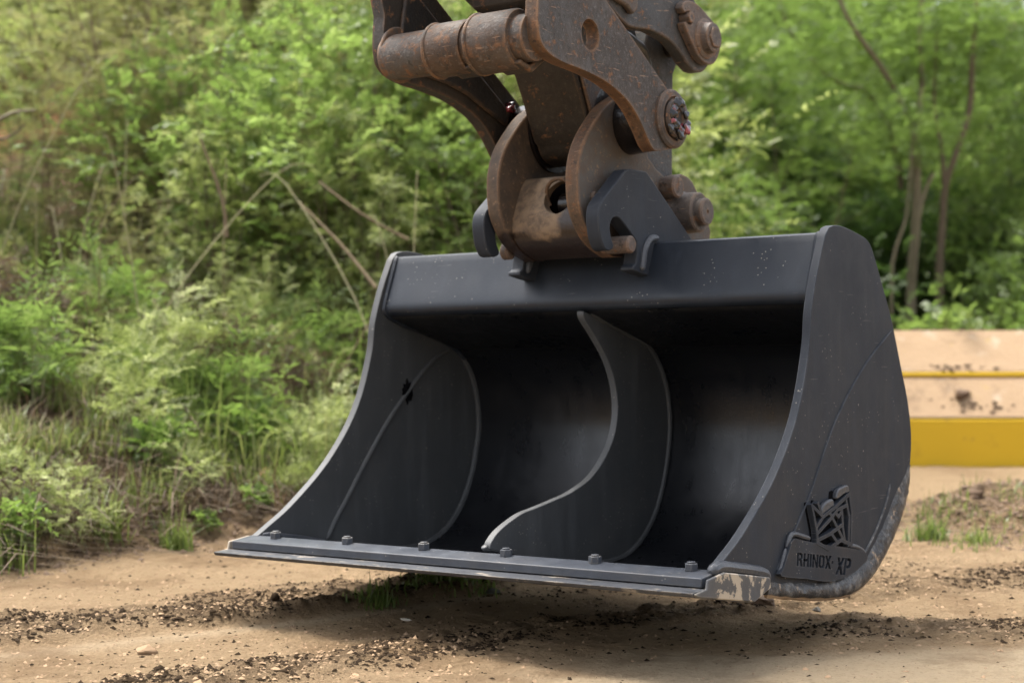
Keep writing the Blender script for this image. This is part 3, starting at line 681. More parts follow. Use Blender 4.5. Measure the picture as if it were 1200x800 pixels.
A(latx(.601, 1.145, [(-.265, .05), (-.26, .055), (.309, .055), (.314, .050), (.314, .030), (.310, .028)], 40), 'main_pin', 'dark_arm', 30)
for (y, z, r, mm) in ((.640, 1.118, .017, 'red_grease'), (.612, 1.112, .013, 'red_grease'), (.585, 1.170, .012, 'red_grease'), (.572, 1.135, .011, 'red_grease'), (.600, 1.185, .015, 'grease_shade_black'), (.572, 1.155, .014, 'grease_shade_black'), (.640, 1.160, .012, 'grease_shade_black'), (.62, 1.19, .011, 'grease_shade_black'), (.605, 1.10, .016, 'grease_shade_black'), (.563, 1.115, .012, 'grease_shade_black'), (.590, 1.128, .014, 'grease_shade_black'), (.655, 1.135, .010, 'red_grease')):
    bm = bmesh.new(); bmesh.ops.create_icosphere(bm, subdivisions=3, radius=r); ph = random.uniform(0, 6)
    for v in bm.verts:
        k = 1 + .35 * math.sin(v.co.y * 230 + ph) * math.cos(v.co.z * 190 + ph) + .2 * math.sin(v.co.x * 300 + ph)
        v.co = Vector((.314 + v.co.x * .6 * k, y + v.co.y * k * 1.1, z + v.co.z * k))
    A(bm, 'grease_blob', mm, 80)
bm = bmesh.new(); bmesh.ops.create_icosphere(bm, subdivisions=3, radius=.016)
for v in bm.verts: v.co = Vector((-.2, .515, 1.215)) + v.co * (1 + .5 * math.sin(v.co.z * 200) * math.cos(v.co.y * 260))
A(bm, 'grease_blob', 'red_grease', 80)
# tipping lever, its keeper and the bar down to the hitch
lev = [(.10, 1.62), (.30, 1.50), (.427, 1.445), (.46, 1.425)] + catmull([(.46, 1.425), (.525, 1.402), (.60, 1.405), (.646, 1.408), (.70, 1.402), (.753, 1.392), (.80, 1.370), (.835, 1.345)], 4)[1:] + catmull([(.88, 1.325), (.93, 1.328), (.975, 1.365), (.992, 1.42), (.975, 1.465), (.94, 1.49)], 4) + [(.885, 1.535), (.78, 1.72), (.62, 1.98), (.38, 2.1), (.10, 1.98)]
A(prism(lev, .165, .205), 'tipping_lever', 'grey_steel', bevel=.004)
A(prism(lev, -.205, -.165), 'tipping_lever', 'grey_steel', bevel=.004)
keep = catmull([(.786, 1.436), (.815, 1.405), (.860, 1.362), (.905, 1.346), (.950, 1.352), (.983, 1.386), (.994, 1.428), (.975, 1.462), (.940, 1.480), (.90, 1.498), (.86, 1.512), (.82, 1.516), (.795, 1.512), (.775, 1.500), (.770, 1.487)], 3) + [(.785, 1.476), (.800, 1.482), (.812, 1.485), (.826, 1.474), (.830, 1.462), (.822, 1.447), (.806, 1.447), (.792, 1.452), (.780, 1.448)]
A(prism(keep, .2065, .232), 'keeper_plate', 'pin_steel', bevel=.003)
A(latx(.900, 1.418, [(.231, .060), (.236, .058), (.240, .046), (.262, .043), (.264, .038)], 36), 'lever_pin', 'pin_steel', 30)
A(prism(circ(.900, 1.418, .033, 6), .2635, .270), 'pin_head', 'pin_steel', bevel=.002)
A(prism(circ(.808, 1.466, .017, 6), .206, .242), 'keeper_bolt', 'pin_steel', bevel=.002)
A(prism([(.43, 1.46), (.49, 1.45), (.52, 1.43), (.545, 1.45), (.545, 1.49), (.51, 1.52), (.42, 1.54)], .2055, .225), 'lug', 'pin_steel', bevel=.006)
for s in (1, -1):
    bar = [(.765, .99), (.748, 1.10), (.742, 1.25), (.752, 1.36), (.80, 1.49), (.95, 1.49), (.985, 1.42), (.925, 1.33), (.918, 1.20), (.913, 1.0), (.93, .90), (.90, .84), (.80, .84), (.765, .90)]
    x0, x1 = (.060, .108) if s > 0 else (-.108, -.060)
    A(prism(bar, x0 + .05 * s, x1 + .05 * s) if False else prism(bar, x0, x1), 'bucket_link', 'grey_steel', bevel=.006)
A(tube([(0, .70, 1.17), (0, .69, 1.35), (0, .66, 1.55), (0, .55, 2.1)], [.06, .075, .095, .095], 28), 'cylinder', 'rubber', 30)
A(rodx(.900, 1.418, .040, -.25, .231, 32), 'lever_cross_pin', 'dark_arm')
A(prism([(.56, 1.20), (.74, 1.16), (.76, 1.38), (.68, 1.60), (.40, 1.56), (.42, 1.43)], -.163, .095), 'cylinder_guard', 'rubber', bevel=.008)
for k in range(3):
    A(tube(catmull([(.10 - .05 * k, .40, 1.62), (.13 - .05 * k, .52, 1.43 - .01 * k), (.14 - .05 * k, .64, 1.385 - .02 * k), (.12 - .05 * k, .74, 1.36 - .02 * k), (.10 - .05 * k, .80, 1.25)], 6), .017, 10), 'hose', 'rubber', 60)

# ------------------------------------------------------------------ the yellow block at the right
blk = empty('steel_block', (2.9, 9.55, 0)); tag(blk, 'yellow steel block with two dusty sand-coloured steps behind the bucket', 'steel block')
def slab(name, prof, m, x0=1.55, x1=5.4, bevel=.006, nx=1):
    bm = prism(prof, x0, x1); o = finish(bm, name, M[m], blk, (2.9, 9.55, 0), 30, bevel); return o
slab('riser', [(9.30, -.03), (9.30, .265), (9.34, .272), (10.2, .272), (10.2, -.03)], 'yellow_paint')
slab('tread', [(9.302, .2745), (9.548, .494), (10.2, .494), (10.2, .2745)], 'dusty_tread', 1.551, 5.399)
slab('edge_strip', [(9.545, .4965), (9.545, .521), (9.56, .524), (10.2, .524), (10.2, .4965)], 'yellow_paint')
slab('tread', [(9.552, .5265), (9.85, .765), (10.2, .765), (10.2, .5265)], 'dusty_tread', 1.551, 5.399)
def lump(name, loc, size, m, label=None, cat='stone', parent=None, seed=0, sub=3, kind=None):
    bm = bmesh.new(); bmesh.ops.create_icosphere(bm, subdivisions=sub, radius=1); r = random.Random(seed)
    ph = [r.uniform(0, 6) for _ in range(6)]
    planes = [(Vector((r.gauss(0, 1), r.gauss(0, 1), r.gauss(0, 1))).normalized(), r.uniform(.55, .85)) for _ in range(9)]
    for v in bm.verts:
        p = v.co.copy()
        for nrm, d in planes:
            e = p.dot(nrm) - d
            if e > 0: p -= nrm * e * .85
        p *= 1 + .06 * math.sin(5 * p.x + ph[0]) + .06 * math.sin(6 * p.y + ph[1]) + .05 * math.sin(9 * p.z + ph[2])
        p += Vector([r.uniform(-.02, .02) for _ in range(3)])
        v.co = Vector((p.x * size[0], p.y * size[1], p.z * size[2]))
    o = finish(bm, name, M[m], parent, (0, 0, 0), 30)
    o.location = loc; o.rotation_euler = (0, 0, r.uniform(0, 6))
    if label: tag(o, label, cat)
    return o
lump('dirt_clod', (2.55, 9.44, .40), (.10, .05, .035), 'stone_brown', 'dark crumbly clod of dirt lying on the dusty lower step of the yellow block', 'dirt clod', seed=3)
bm = bmesh.new()
for k in range(150):
    led = k % 3; xx = random.choice([1.70, 2.57, 2.62, 3.3]) + random.gauss(0, .11); r = random.uniform(.004, .015)
    y_, z_ = ((random.uniform(9.33, 9.42), None), (random.uniform(9.556, 9.60), None), (random.uniform(9.86, 9.95), .765))[led]
    if z_ is None: z_ = (.2745 + (y_ - 9.302) / .246 * .2195) if led == 0 else (.5265 + (y_ - 9.552) / .298 * .2385)
    g = bmesh.ops.create_icosphere(bm, subdivisions=1, radius=r, matrix=Matrix.Translation((xx, y_, z_ + r * .2)) @ Matrix.Rotation(random.uniform(0, 3), 4, 'Z') @ Matrix.Diagonal((1.5, 1, .6, 1)))
tag(finish(bm, 'ledge_dirt', M['stone_brown'], None), kind='stuff')
def rock(name, x, y, size, m, label, cat='stone', seed=0, sink=.35):
    return lump(name, (x, y, zat(x, y) + size[2] * (1 - sink * 2) * .6), size, m, label, cat, seed=seed)
rock('flat_stone', -1.50, 5.62, (.060, .05, .026), 'stone', 'flat tan stone at the foot of the grassy bank, far left', seed=1)
rock('round_stone', -.955, 6.40, (.030, .03, .030), 'stone_orange', 'rounded orange stone beside the left tip of the cutting edge', seed=2)
rock('round_stone', -1.09, 6.42, (.020, .02, .018), 'stone_brown', 'small dark brown stone left of the rounded orange one', seed=4)
rock('sand_clod', -.83, 3.79, (.028, .022, .018), 'clod', 'lone lump of sand on the pale wheel track, lower left', 'clod', seed=5)
rock('brown_stone', .66, 4.40, (.065, .035, .022), 'stone_brown', 'split brown stone lying right under the bucket corner', seed=6)
rock('small_stone', .80, 4.37, (.014, .012, .009), 'stone_grey', 'small pale stone to the right of the split brown stone', seed=8)
rock('small_stone', -.055, 4.56, (.022, .018, .013), 'stone_grey', 'small grey stone beside grass tufts under the cutting edge', seed=7)
rock('pale_scrap', -.265, 4.15, (.022, .008, .005), 'pale', 'thin pale scrap lying in the shade on the sand', 'scrap', seed=9)
rock('dirt_lump', 1.76, 6.35, (.05, .04, .028), 'stone_brown', 'brown crumbly lump on the dirt mound in front of the yellow block', 'clod', seed=10)
rock('dark_clod', -.62, 4.36, (.012, .012, .022), 'chip', 'upright black clod on the chip patch left of centre', 'clod', seed=11)

# ------------------------------------------------------------------ loose bits on the sand
def bits(name, n, size, m, sampler, flat=.35, stretch=1.6):
    pts = []
    while sum(len(p) for p in pts) < n:
        y = np.exp(rng.uniform(np.log(3.2), np.log(8.8), n)); x = rng.uniform(-.36, .36, n) * y * 1.05
        keep = rng.random(n) < sampler(x, y); pts.append(np.stack([x[keep], y[keep]], 1))
    p = np.concatenate(pts)[:n]; n = len(p)
    base = np.array([[1, 0, 0], [.2, .9, .1], [-.9, .3, 0], [-.5, -.8, .1], [.5, -.7, 0], [.1, .1, 1.0]])
    f = np.array([[0, 1, 5], [1, 2, 5], [2, 3, 5], [3, 4, 5], [4, 0, 5]])
    s = size * np.exp(rng.normal(0, .5, n).clip(-1.1, .85)); a = rng.uniform(0, 6.28, n)
    v = base[None] * (1 + rng.normal(0, .32, (n, 6, 3))) + rng.normal(0, .12, (n, 6, 3))
    v[:, :, 0] *= stretch; v[:, :, 2] *= flat
    v *= s[:, None, None]
    c, s_ = np.cos(a)[:, None], np.sin(a)[:, None]
    vx = v[:, :, 0] * c - v[:, :, 1] * s_; vy = v[:, :, 0] * s_ + v[:, :, 1] * c
    z = height(p[:, 0], p[:, 1])
    co = np.stack([vx + p[:, :1], vy + p[:, 1:], v[:, :, 2] + z[:, None]], -1).reshape(-1, 3)
    fc = (f[None] + (np.arange(n) * 6)[:, None, None]).reshape(-1, 3)
    me = bpy.data.meshes.new(name); fast_mesh(me, co, fc)
    o = new_obj(name, me, M[m]); tag(o, kind='stuff'); return o
nb = lambda x, y: 1 - bank_mask(x, y)
bits('dark_chips', 13000, .0031, 'chip', lambda x, y: np.clip(dirt_mask(x, y) + .03, 0, 1) ** 1.3 * np.clip(.30 + 3 * fbm(x, y, 5, 4, 40), .05, 1) * nb(x, y) * (1 - .9 * compact_mask(x, y)), .7, 1.6)
bits('dark_chips', 2600, .0026, 'chip', lambda x, y: nb(x, y) * (1 - .85 * compact_mask(x, y)) * .5, .7)
bits('sand_crumbs', 10000, .0030, 'clod', lambda x, y: nb(x, y) * (.25 + .75 * dirt_mask(x, y)) * (1 - .85 * compact_mask(x, y)), .7, 1.15)
bits('dirt_crumbs', 8000, .0055, 'stone_brown', lambda x, y: np.clip(sm(.35, -.1, edge_y(x) - y) * sm(.8, .3, y - edge_y(x)) + sm(.8, .3, np.hypot((x - 1.9), (y - 6.2) / .9)), 0, 1), .7, 1.2)

# ------------------------------------------------------------------ vegetation
def leaf_mesh(name, pos, d, up, ln, wd, tint, fold=.25):
    n = len(pos); d = d / np.linalg.norm(d, axis=1, keepdims=True)
    s = np.cross(d, up); s /= (np.linalg.norm(s, axis=1, keepdims=True) + 1e-9); u = np.cross(s, d)
    ln = ln[:, None]; wd = wd[:, None]
    a = pos; b = pos + d * ln * .45 + s * wd * .5 + u * wd * fold; c = pos + d * ln - u * ln * .08; e = pos + d * ln * .45 - s * wd * .5 + u * wd * fold
    co = np.stack([a, b, c, e], 1).reshape(-1, 3)
    i = np.arange(n) * 4
    f = np.concatenate([np.stack([i, i + 1, i + 2], 1), np.stack([i, i + 2, i + 3], 1)])
    me = bpy.data.meshes.new(name); fast_mesh(me, co, f)
    at = me.attributes.new('tint', 'FLOAT', 'POINT'); at.data.foreach_set('value', np.repeat(np.clip(tint, 0, 1), 4).astype(np.float32))
    return me
def rand_dir(n): v = rng.normal(size=(n, 3)); return v / np.linalg.norm(v, axis=1, keepdims=True)
def sprays(origins, dirs, n_leaf, length, leaf, width, tint0):
    """pinnate sprays: leaflets in pairs along a drooping stalk"""
    n = len(origins); k = n_leaf; t = (np.arange(k) // 2 + 1) / (k / 2 + .5); side = np.where(np.arange(k) % 2, 1, -1)
    L = length * np.exp(rng.normal(0, .25, n)); dirs = dirs / np.linalg.norm(dirs, axis=1, keepdims=True)
    up = np.array([0, 0, 1.]) + rng.normal(0, .45, (n, 3)); sd = np.cross(dirs, up); sd /= np.linalg.norm(sd, axis=1, keepdims=True); u = np.cross(sd, dirs)
    p = origins[:, None] + dirs[:, None] * (t[None, :, None] * L[:, None, None]) - np.array([0, 0, 1.]) * (t[None, :, None] ** 2) * L[:, None, None] * .25
    dd = sd[:, None] * side[None, :, None] + dirs[:, None] * .55 + rng.normal(0, .22, (n, k, 3))
    uu = np.repeat(u[:, None], k, 1) + rng.normal(0, .3, (n, k, 3))
    ll = leaf * np.exp(rng.normal(0, .22, (n, k)))
    tint = tint0[:, None] + rng.normal(0, .12, (n, k))
    r = lambda a: a.reshape(-1, *a.shape[2:])
    return r(p), r(dd), r(uu), r(ll), r(ll) * width, r(tint)
def make_foliage(name, m, kind, h, w, clumps, per, seed):
    global rng
    rng = np.random.default_rng(seed)
    # clump centres through an uneven crown
    c = rand_dir(clumps) * (rng.random((clumps, 1)) ** .45)
    lob = 1 + .35 * np.sin(c[:, :1] * 5 + seed) * np.cos(c[:, 1:2] * 4 + seed * 2)
    c = c * lob * np.array([w / 2, w / 2, h * .46]) + np.array([0, 0, h * .54])
    c[:, 2] = np.maximum(c[:, 2], .06)
    ctint = .45 + .16 * rng.normal(size=clumps)
    o = np.repeat(c, per, 0) + rng.normal(0, 1, (clumps * per, 3)) * np.array([.10, .10, .07]) * w * .8
    out = o - np.array([0, 0, h * .35]); out /= np.linalg.norm(out, axis=1, keepdims=True)
    dirs = out + rng.normal(0, .55, o.shape) + np.array([0, 0, .1])
    tn = np.repeat(ctint, per) + rng.normal(0, .1, len(o))
    spec = {'pinnate': (11, .20, .046, .5), 'feather': (22, .17, .026, .22), 'broad': (5, .13, .062, .68), 'narrow': (9, .18, .060, .18)}[kind]
    me = leaf_mesh(name, *sprays(o, dirs, spec[0], spec[1], spec[2], spec[3], tn))
    return me, c
def make_sapling(key, m, kind, h, w, n_stem, seed, bark):
    global rng
    rng = np.random.default_rng(seed); r = random.Random(seed); bm = bmesh.new(); O = []; D = []; TN = []
    for k in range(n_stem):
        a = r.uniform(0, 6.28); lean = r.uniform(.05, .5) * w; hh = h * r.uniform(.6, 1.05)
        b0 = Vector((r.uniform(-.12, .12) * w, r.uniform(-.12, .12) * w, -.12)); tip = b0 + Vector((lean * math.cos(a), lean * math.sin(a), hh))
        md = b0.lerp(tip, .5) + Vector((r.uniform(-.08, .08), r.uniform(-.08, .08), 0)) * w
        P_ = catmull([b0, md, tip], 8); tube(P_, [.010 * (1 - .8 * i / len(P_)) for i in range(len(P_))], 5, bm)
        side = []
        for q in P_[4:]:
            for _ in range(2):
                if r.random() < .75:
                    an = r.uniform(0, 6.28); L = r.uniform(.15, .42) * (1.1 - (q[2] / hh) * .6)
                    e = Vector(q) + Vector((math.cos(an) * L, math.sin(an) * L, L * r.uniform(.1, .7)))
                    tube([q, tuple(e)], [.004, .0015], 4, bm); side.append((Vector(q), e))
        tn = r.gauss(.5, .14)
        for q, e in side:
            for f in (.3, .5, .7, .85, 1.0, 1.0):
                O.append(q.lerp(e, f)); d = (e - q).normalized(); D.append(d + Vector((r.gauss(0, .6), r.gauss(0, .6), r.gauss(.1, .4)))); TN.append(tn + r.gauss(0, .1))
    spec = {'pinnate': (9, .15, .036, .5), 'feather': (20, .14, .022, .22), 'broad': (4, .10, .045, .65), 'narrow': (7, .14, .046, .2)}[kind]
    me = leaf_mesh('crown', *sprays(np.array(O), np.array(D), spec[0], spec[1], spec[2], spec[3], np.array(TN))); me.materials.append(M[m])
    for f in bm.faces: f.smooth = True
    sme = bpy.data.meshes.new('stems'); bm.to_mesh(sme); bm.free(); sme.materials.append(M[bark]); PROTO[key] = (me, sme)
PROTO = {}
def make_stems(name, h, w, c, n=9, r=.012):
    bm = bmesh.new()
    for q in c[np.argsort(-c[:, 2])][:: max(1, len(c) // n)][:n]:
        a = Vector((random.uniform(-.1, .1) * w, random.uniform(-.1, .1) * w, -.15)); e = Vector(q)
        mid = a.lerp(e, .5) + Vector((random.uniform(-.1, .1), random.uniform(-.1, .1), .1 * h)) * .6
        P_ = catmull([a, mid, e], 4); tube(P_, [r * (1 - .75 * i / len(P_)) for i in range(len(P_))], 5, bm)
    return bm
def proto(key, m, kind, h, w, clumps, per, seed, bark='bark', stems=9, r=.012):
    me, c = make_foliage('crown', m, kind, h, w, clumps, per, seed); me.materials.append(M[m])
    bm = make_stems('stems', h, w, c, stems, r)
    for f in bm.faces: f.smooth = True
    sme = bpy.data.meshes.new('stems'); bm.to_mesh(sme); bm.free(); sme.materials.append(M[bark])
    PROTO[key] = (me, sme)
proto('light', 'leaf_light', 'pinnate', 2.1, 1.7, 95, 11, 1)
proto('light2', 'leaf_light', 'broad', 1.8, 1.6, 105, 15, 2)
proto('mid', 'leaf_mid', 'pinnate', 2.3, 1.8, 100, 11, 3)
proto('mid2', 'leaf_mid', 'narrow', 2.0, 1.6, 95, 12, 4)
proto('olive', 'leaf_olive', 'feather', 2.2, 1.5, 85, 8, 5)
proto('olive2', 'leaf_olive', 'narrow', 1.7, 1.4, 80, 12, 6)
proto('bright', 'leaf_bright', 'feather', 2.4, 2.0, 90, 8, 7)
proto('bright2', 'leaf_bright', 'pinnate', 2.0, 1.8, 90, 11, 8)
proto('dark', 'leaf_dark', 'pinnate', 2.0, 1.9, 100, 11, 9, 'bark_dark')
make_sapling('sapling', 'leaf_light', 'pinnate', 2.5, 1.6, 11, 21, 'bark')
make_sapling('sapling2', 'leaf_olive', 'feather', 2.6, 1.5, 11, 22, 'stalk')
make_sapling('sapling3', 'leaf_light', 'narrow', 2.3, 1.6, 12, 23, 'stalk')
make_sapling('sapling5', 'leaf_mid', 'feather', 2.2, 1.5, 12, 25, 'bark')
make_sapling('sapling4', 'leaf_bright', 'feather', 2.7, 1.7, 9, 24, 'bark')
proto('weed', 'leaf_mid', 'narrow', .55, .5, 26, 8, 10, 'stalk_pale', 6, .004)
proto('weed2', 'leaf_light', 'feather', .5, .45, 24, 7, 12, 'stalk_pale', 6, .004)
proto('broadweed', 'leaf_bright', 'broad', .34, .34, 12, 5, 13, 'stalk_pale', 5, .004)
proto('briar', 'leaf_mid', 'broad', .85, 1.0, 40, 10, 14)
proto('brush', 'dry', 'narrow', .8, .9, 30, 9, 15, 'stalk', 12, .005)
def plant(name, key, x, y, s, label, cat, group=None, rz=None, sz=1, dz=0, parts=('crown', 'stems')):
    me, sme = PROTO[key]
    o = empty(name, (x, y, zat(x, y) + dz), random.uniform(0, 6.28) if rz is None else rz)
    tag(o, label, cat, group); o.scale = (s, s, s * sz)
    for nm, d in zip(parts, (me, sme)):
        c = bpy.data.objects.new(nm, d); C.objects.link(c); c.parent = o
    return o
# left bank: rows of bushes up the slope
L_bush = {'light': 'pale green leafy bush among the thicket on the left bank', 'light2': 'pale broad-leaved bush among the thicket on the left bank',
          'mid': 'mid green leafy bush among the thicket on the left bank', 'mid2': 'narrow-leaved green bush among the thicket on the left bank',
          'sapling': 'slim pale green sapling among the thicket on the left bank', 'sapling2': 'slim olive feathery sapling among the thicket on the left bank', 'sapling5': 'slim mid green feathery sapling among the thicket on the left bank', 'sapling3': 'slim narrow-leaved sapling among the thicket on the left bank',
          'olive': 'olive feathery bush among the thicket on the left bank', 'olive2': 'olive narrow-leaved bush among the thicket on the left bank'}
def in_gap(x, y, d=14): # keep the orange cutting open to view
    u = x / y * 1950 + 600
    return u < 120 and y < 13.6
def where_left(x, y):
    u = x / y * 1950 + 600
    c = 'at the far left' if u < 130 else 'left of centre' if u < 300 else 'in the middle' if u < 430 else 'left of the arm' if u < 560 else 'behind the arm'
    return c
def height_word(ri): return ('at the foot', 'low', 'halfway up', 'high', 'at the very top')[ri]
rows = [(7.9, .27, 7, ('sapling3', 'sapling5', 'olive2', 'sapling2')), (8.6, .52, 13, ('sapling5', 'sapling3', 'sapling', 'sapling2')), (9.0, .70, 12, ('sapling', 'sapling5', 'sapling2', 'sapling3', 'mid')), (10.2, .95, 13, ('sapling', 'sapling2', 'light', 'sapling3')), (11.8, 1.15, 13, ('sapling', 'sapling3', 'sapling2', 'light')), (14.2, 1.4, 11, ('light', 'light2', 'sapling', 'light'))]
random.seed(101)
for ri, (yd, s, n, kinds) in enumerate(rows):
    n = int(n * 1.22)
    for i in range(n):
        x0, x1 = -.47 * yd, .06 * yd
        x = x0 + (x1 - x0) * (i + random.uniform(.2, .8)) / n; y = yd + random.uniform(-.5, .5)
        if in_gap(x, y) and ri in (2, 3, 4): continue
        k = random.choice(kinds)
        plant('bush', k, x, y, s * random.uniform(.8, 1.2), L_bush[k].replace('among the thicket on the left bank', height_word(min(ri, 4)) + ' on the left bank, ' + where_left(x, y)), 'bush', 'bushes of the thicket on the left bank')
for x, y, s in ((-4.6, 16.0, 1.3), (-5.4, 17.5, 1.6), (-3.8, 17.2, 1.5), (-4.9, 19.0, 1.7), (-4.35, 12.6, .42), (-3.3, 11.2, .40), (-3.75, 12.0, .36)):
    plant('bush', 'light' if y > 15 else 'sapling', x, y, s, ('pale leafy bush on top of the orange earth cutting, far left' if y > 15 else 'small pale sapling in front of the orange earth, far left'), 'bush', 'bushes around the orange earth')
R_bush = {'bright': 'bright green feathery bush in the trees behind the bucket', 'sapling4': 'slim bright green sapling in the trees behind the bucket', 'bright2': 'bright green leafy bush in the trees behind the bucket',
          'dark': 'dark green leafy bush in the shade behind the bucket', 'mid': 'mid green leafy bush in the trees behind the bucket', 'mid2': 'narrow-leaved bush in the trees behind the bucket'}
rows = [(11.4, .62, 8, ('dark', 'mid2', 'mid')), (12.6, .9, 8, ('dark', 'mid', 'sapling4', 'mid2')), (14.2, 1.1, 9, ('sapling4', 'mid', 'dark', 'bright')), (16.5, 1.4, 9, ('bright', 'sapling4', 'mid', 'dark')), (19.5, 1.9, 8, ('bright', 'bright2', 'bright', 'sapling4'))]
random.seed(205)
for ri, (yd, s, n, kinds) in enumerate(rows):
    for i in range(n):
        x0, x1 = -.03 * yd, .40 * yd
        x = x0 + (x1 - x0) * (i + random.uniform(.2, .8)) / n; y = yd + random.uniform(-.5, .5)
        k = random.choice(kinds)
        u = x / y * 1950 + 600
        if ri < 2 and 985 < u < 1165: x, y, k = x, 13.3, 'dark'; s_ = .62
        else: s_ = s
        wr = 'behind the arm' if u < 800 else 'above the right side plate' if u < 1000 else 'around the pale trunk' if u < 1120 else 'at the right photo edge'
        plant('bush', k, x, y, s_ * random.uniform(.8, 1.2), R_bush[k].split(' in the ')[0].replace(' leafy', '') + ', ' + ('front', 'second', 'middle', 'rear', 'hindmost')[ri] + ' row ' + wr, 'bush', 'bushes of the thicket behind the bucket')
# the leafy briar behind the yellow block
plant('bramble', 'briar', 2.52, 10.35, .95, 'low bramble of rounded leaves growing over the yellow block', 'bramble', dz=.05)
# trees at the right
def tree(label, base, limbs, crowns, bark, key_list, group=None):
    x, y = base; z = zat(x, y)
    o = empty('tree', (x, y, z)); tag(o, label, 'tree', group)
    for i, (path, r0, r1) in enumerate(limbs):
        Pp = catmull([Vector(p) - Vector((x, y, z)) for p in path], 6); n = len(Pp)
        bm = tube(Pp, [r0 + (r1 - r0) * k / (n - 1) for k in range(n)], 9, jitter=.05)
        finish(bm, 'trunk' if i == 0 else 'limb', M[bark], o, (0, 0, 0), 60)
    for (cx, cy, cz, s), k in zip(crowns, key_list):
        c = bpy.data.objects.new('crown', PROTO[k][0]); C.objects.link(c); c.parent = o
        c.location = (cx - x, cy - y, cz - z); c.scale = (s, s, s * .7); c.rotation_euler = (0, 0, random.uniform(0, 6))
def w(u, v, d): return ((u - 600) / 1950 * d, d, .70 + (400 - v) / 1950 * d)
d1 = 11.9
tree('slender tree with a pale trunk and one long limb leaning left', (w(1068, 400, d1)[0], d1),
     [([(*w(1066, 400, d1)[:2], -.1), w(1068, 340, d1), w(1073, 270, d1), w(1074, 200, d1), w(1073, 155, d1)], 0.0360, 0.0320),
      ([w(1073, 158, d1), w(1052, 112, d1), w(1030, 75, d1 - .1), w(1008, 45, d1 - .2), w(988, 10, d1 - .3), w(970, -50, d1 - .3)], 0.0245, 0.0120),
      ([w(1073, 158, d1), w(1080, 100, d1 + .2), w(1078, 40, d1 + .3), w(1085, -60, d1 + .4)], 0.0259, 0.0160),
      ([w(1070, 330, d1 - .1), w(1075, 265, d1 - .2), w(1084, 225, d1 - .2), w(1094, 203, d1 - .2)], 0.0187, 0.0128)],
     [(*w(1010, 130, 12.6)[:2], 2.0, .75), (*w(1050, 60, 12.3)[:2], 2.4, .8), (*w(960, 50, 12.6)[:2], 2.6, .7)], 'bark_pale', ['bright', 'bright2', 'bright'])
d2 = 12.2
tree('slender tree with a dark forked trunk at the far right', (w(1100, 400, d2)[0], d2),
     [([(*w(1100, 400, d2)[:2], -.1), w(1101, 330, d2), w(1104, 270, d2), w(1108, 220, d2), w(1120, 180, d2), w(1136, 130, d2), w(1140, 60, d2), w(1150, -60, d2)], 0.0324, 0.0176),
      ([w(1107, 225, d2), w(1104, 180, d2), w(1095, 120, d2), w(1098, 40, d2)], 0.0202, 0.0112)],
     [(*w(1140, 120, 12.8)[:2], 2.2, .8), (*w(1190, 60, 12.8)[:2], 2.4, .9), (*w(1110, 20, 12.9)[:2], 2.7, .8)], 'bark', ['bright2', 'bright', 'bright'])
d3 = 11.6
tree('thin pale sapling stem left of the pale tree trunk', (w(1045, 400, d3)[0], d3),
     [([(*w(1046, 400, d3)[:2], -.1), w(1045, 340, d3), w(1049, 295, d3), w(1060, 262, d3), w(1064, 235, d3), w(1070, 150, d3)], 0.0130, 0.0080)],
     [(*w(1064, 130, d3)[:2], 1.9, .35)], 'bark_pale', ['bright2'])
d4 = 13.4
tree('leaning tree whose long bare limb slants down to the right', (w(1060, 400, d4)[0], d4),
     [([(*w(1062, 400, d4)[:2], -.1), w(1058, 250, d4), w(1045, 160, d4), w(1018, 110, d4), w(985, 98, d4), (*w(958, 78, d4)[:2], w(958, 78, d4)[2]), w(925, 36, d4), w(912, -10, d4)], 0.0288, 0.0144)],
     [(*w(900, 30, 13.9)[:2], 2.6, .9), (*w(860, 90, 13.9)[:2], 2.1, .8)], 'bark', ['bright', 'bright2'])
d5 = 11.2
tree('brown spindly tree in the upper left of the thicket', (w(190, 300, d5)[0], d5),
     [([w(196, 330, d5), w(192, 230, d5), w(188, 150, d5), w(194, 60, d5), w(200, -40, d5)], .034, .018),
      ([w(190, 170, d5), w(165, 160, d5), w(150, 100, d5), w(140, 20, d5)], .018, .009)],
     [(*w(200, 30, d5 + .6)[:2], 2.2, .6), (*w(120, 20, d5 + .6)[:2], 2.4, .6)], 'bark', ['olive', 'olive'])
# dead sticks and stalks standing in the bank
def stick(label, pts, r, m='stalk', cat='stick', name='dead_stick'):
    (u0, v0, d0) = pts[0]
    P_ = [Vector(w(*p)) for p in pts]
    b0 = P_[0].copy(); 
    o = finish(tube(catmull([p - b0 + Vector((random.uniform(-1, 1), 0, random.uniform(-1, 1))) * .012 for p in P_], 5), [.78 * r * (1 - .5 * k / (5 * (len(P_) - 1))) for k in range(5 * (len(P_) - 1) + 1)], 6), name, M[m], None, (0, 0, 0), 60)
    o.location = b0; tag(o, label, cat)
stick('straight dead stick leaning left in the middle of the left bank', [(241, 492, 7.0), (214, 425, 7.0), (182, 352, 7.1)], .013)
stick('shorter dead stick right of the long leaning one', [(253, 446, 7.1), (246, 410, 7.1), (234, 368, 7.1)], .009)
stick('dead stick slanting down toward the left edge of the bucket', [(441, 335, 7.4), (398, 285, 7.5), (346, 238, 7.6)], .012)
stick('thin bare branch in the bushes left of the arm', [(478, 278, 7.6), (425, 250, 7.6), (372, 212, 7.7)], .010)
stick('upright brown stick high in the left thicket', [(268, 280, 7.6), (258, 235, 7.6), (235, 163, 7.6)], .014)
stick('straw-coloured stick slanting in from the left photo edge', [(-6, 405, 7.4), (28, 372, 7.4), (64, 342, 7.4)], .010)
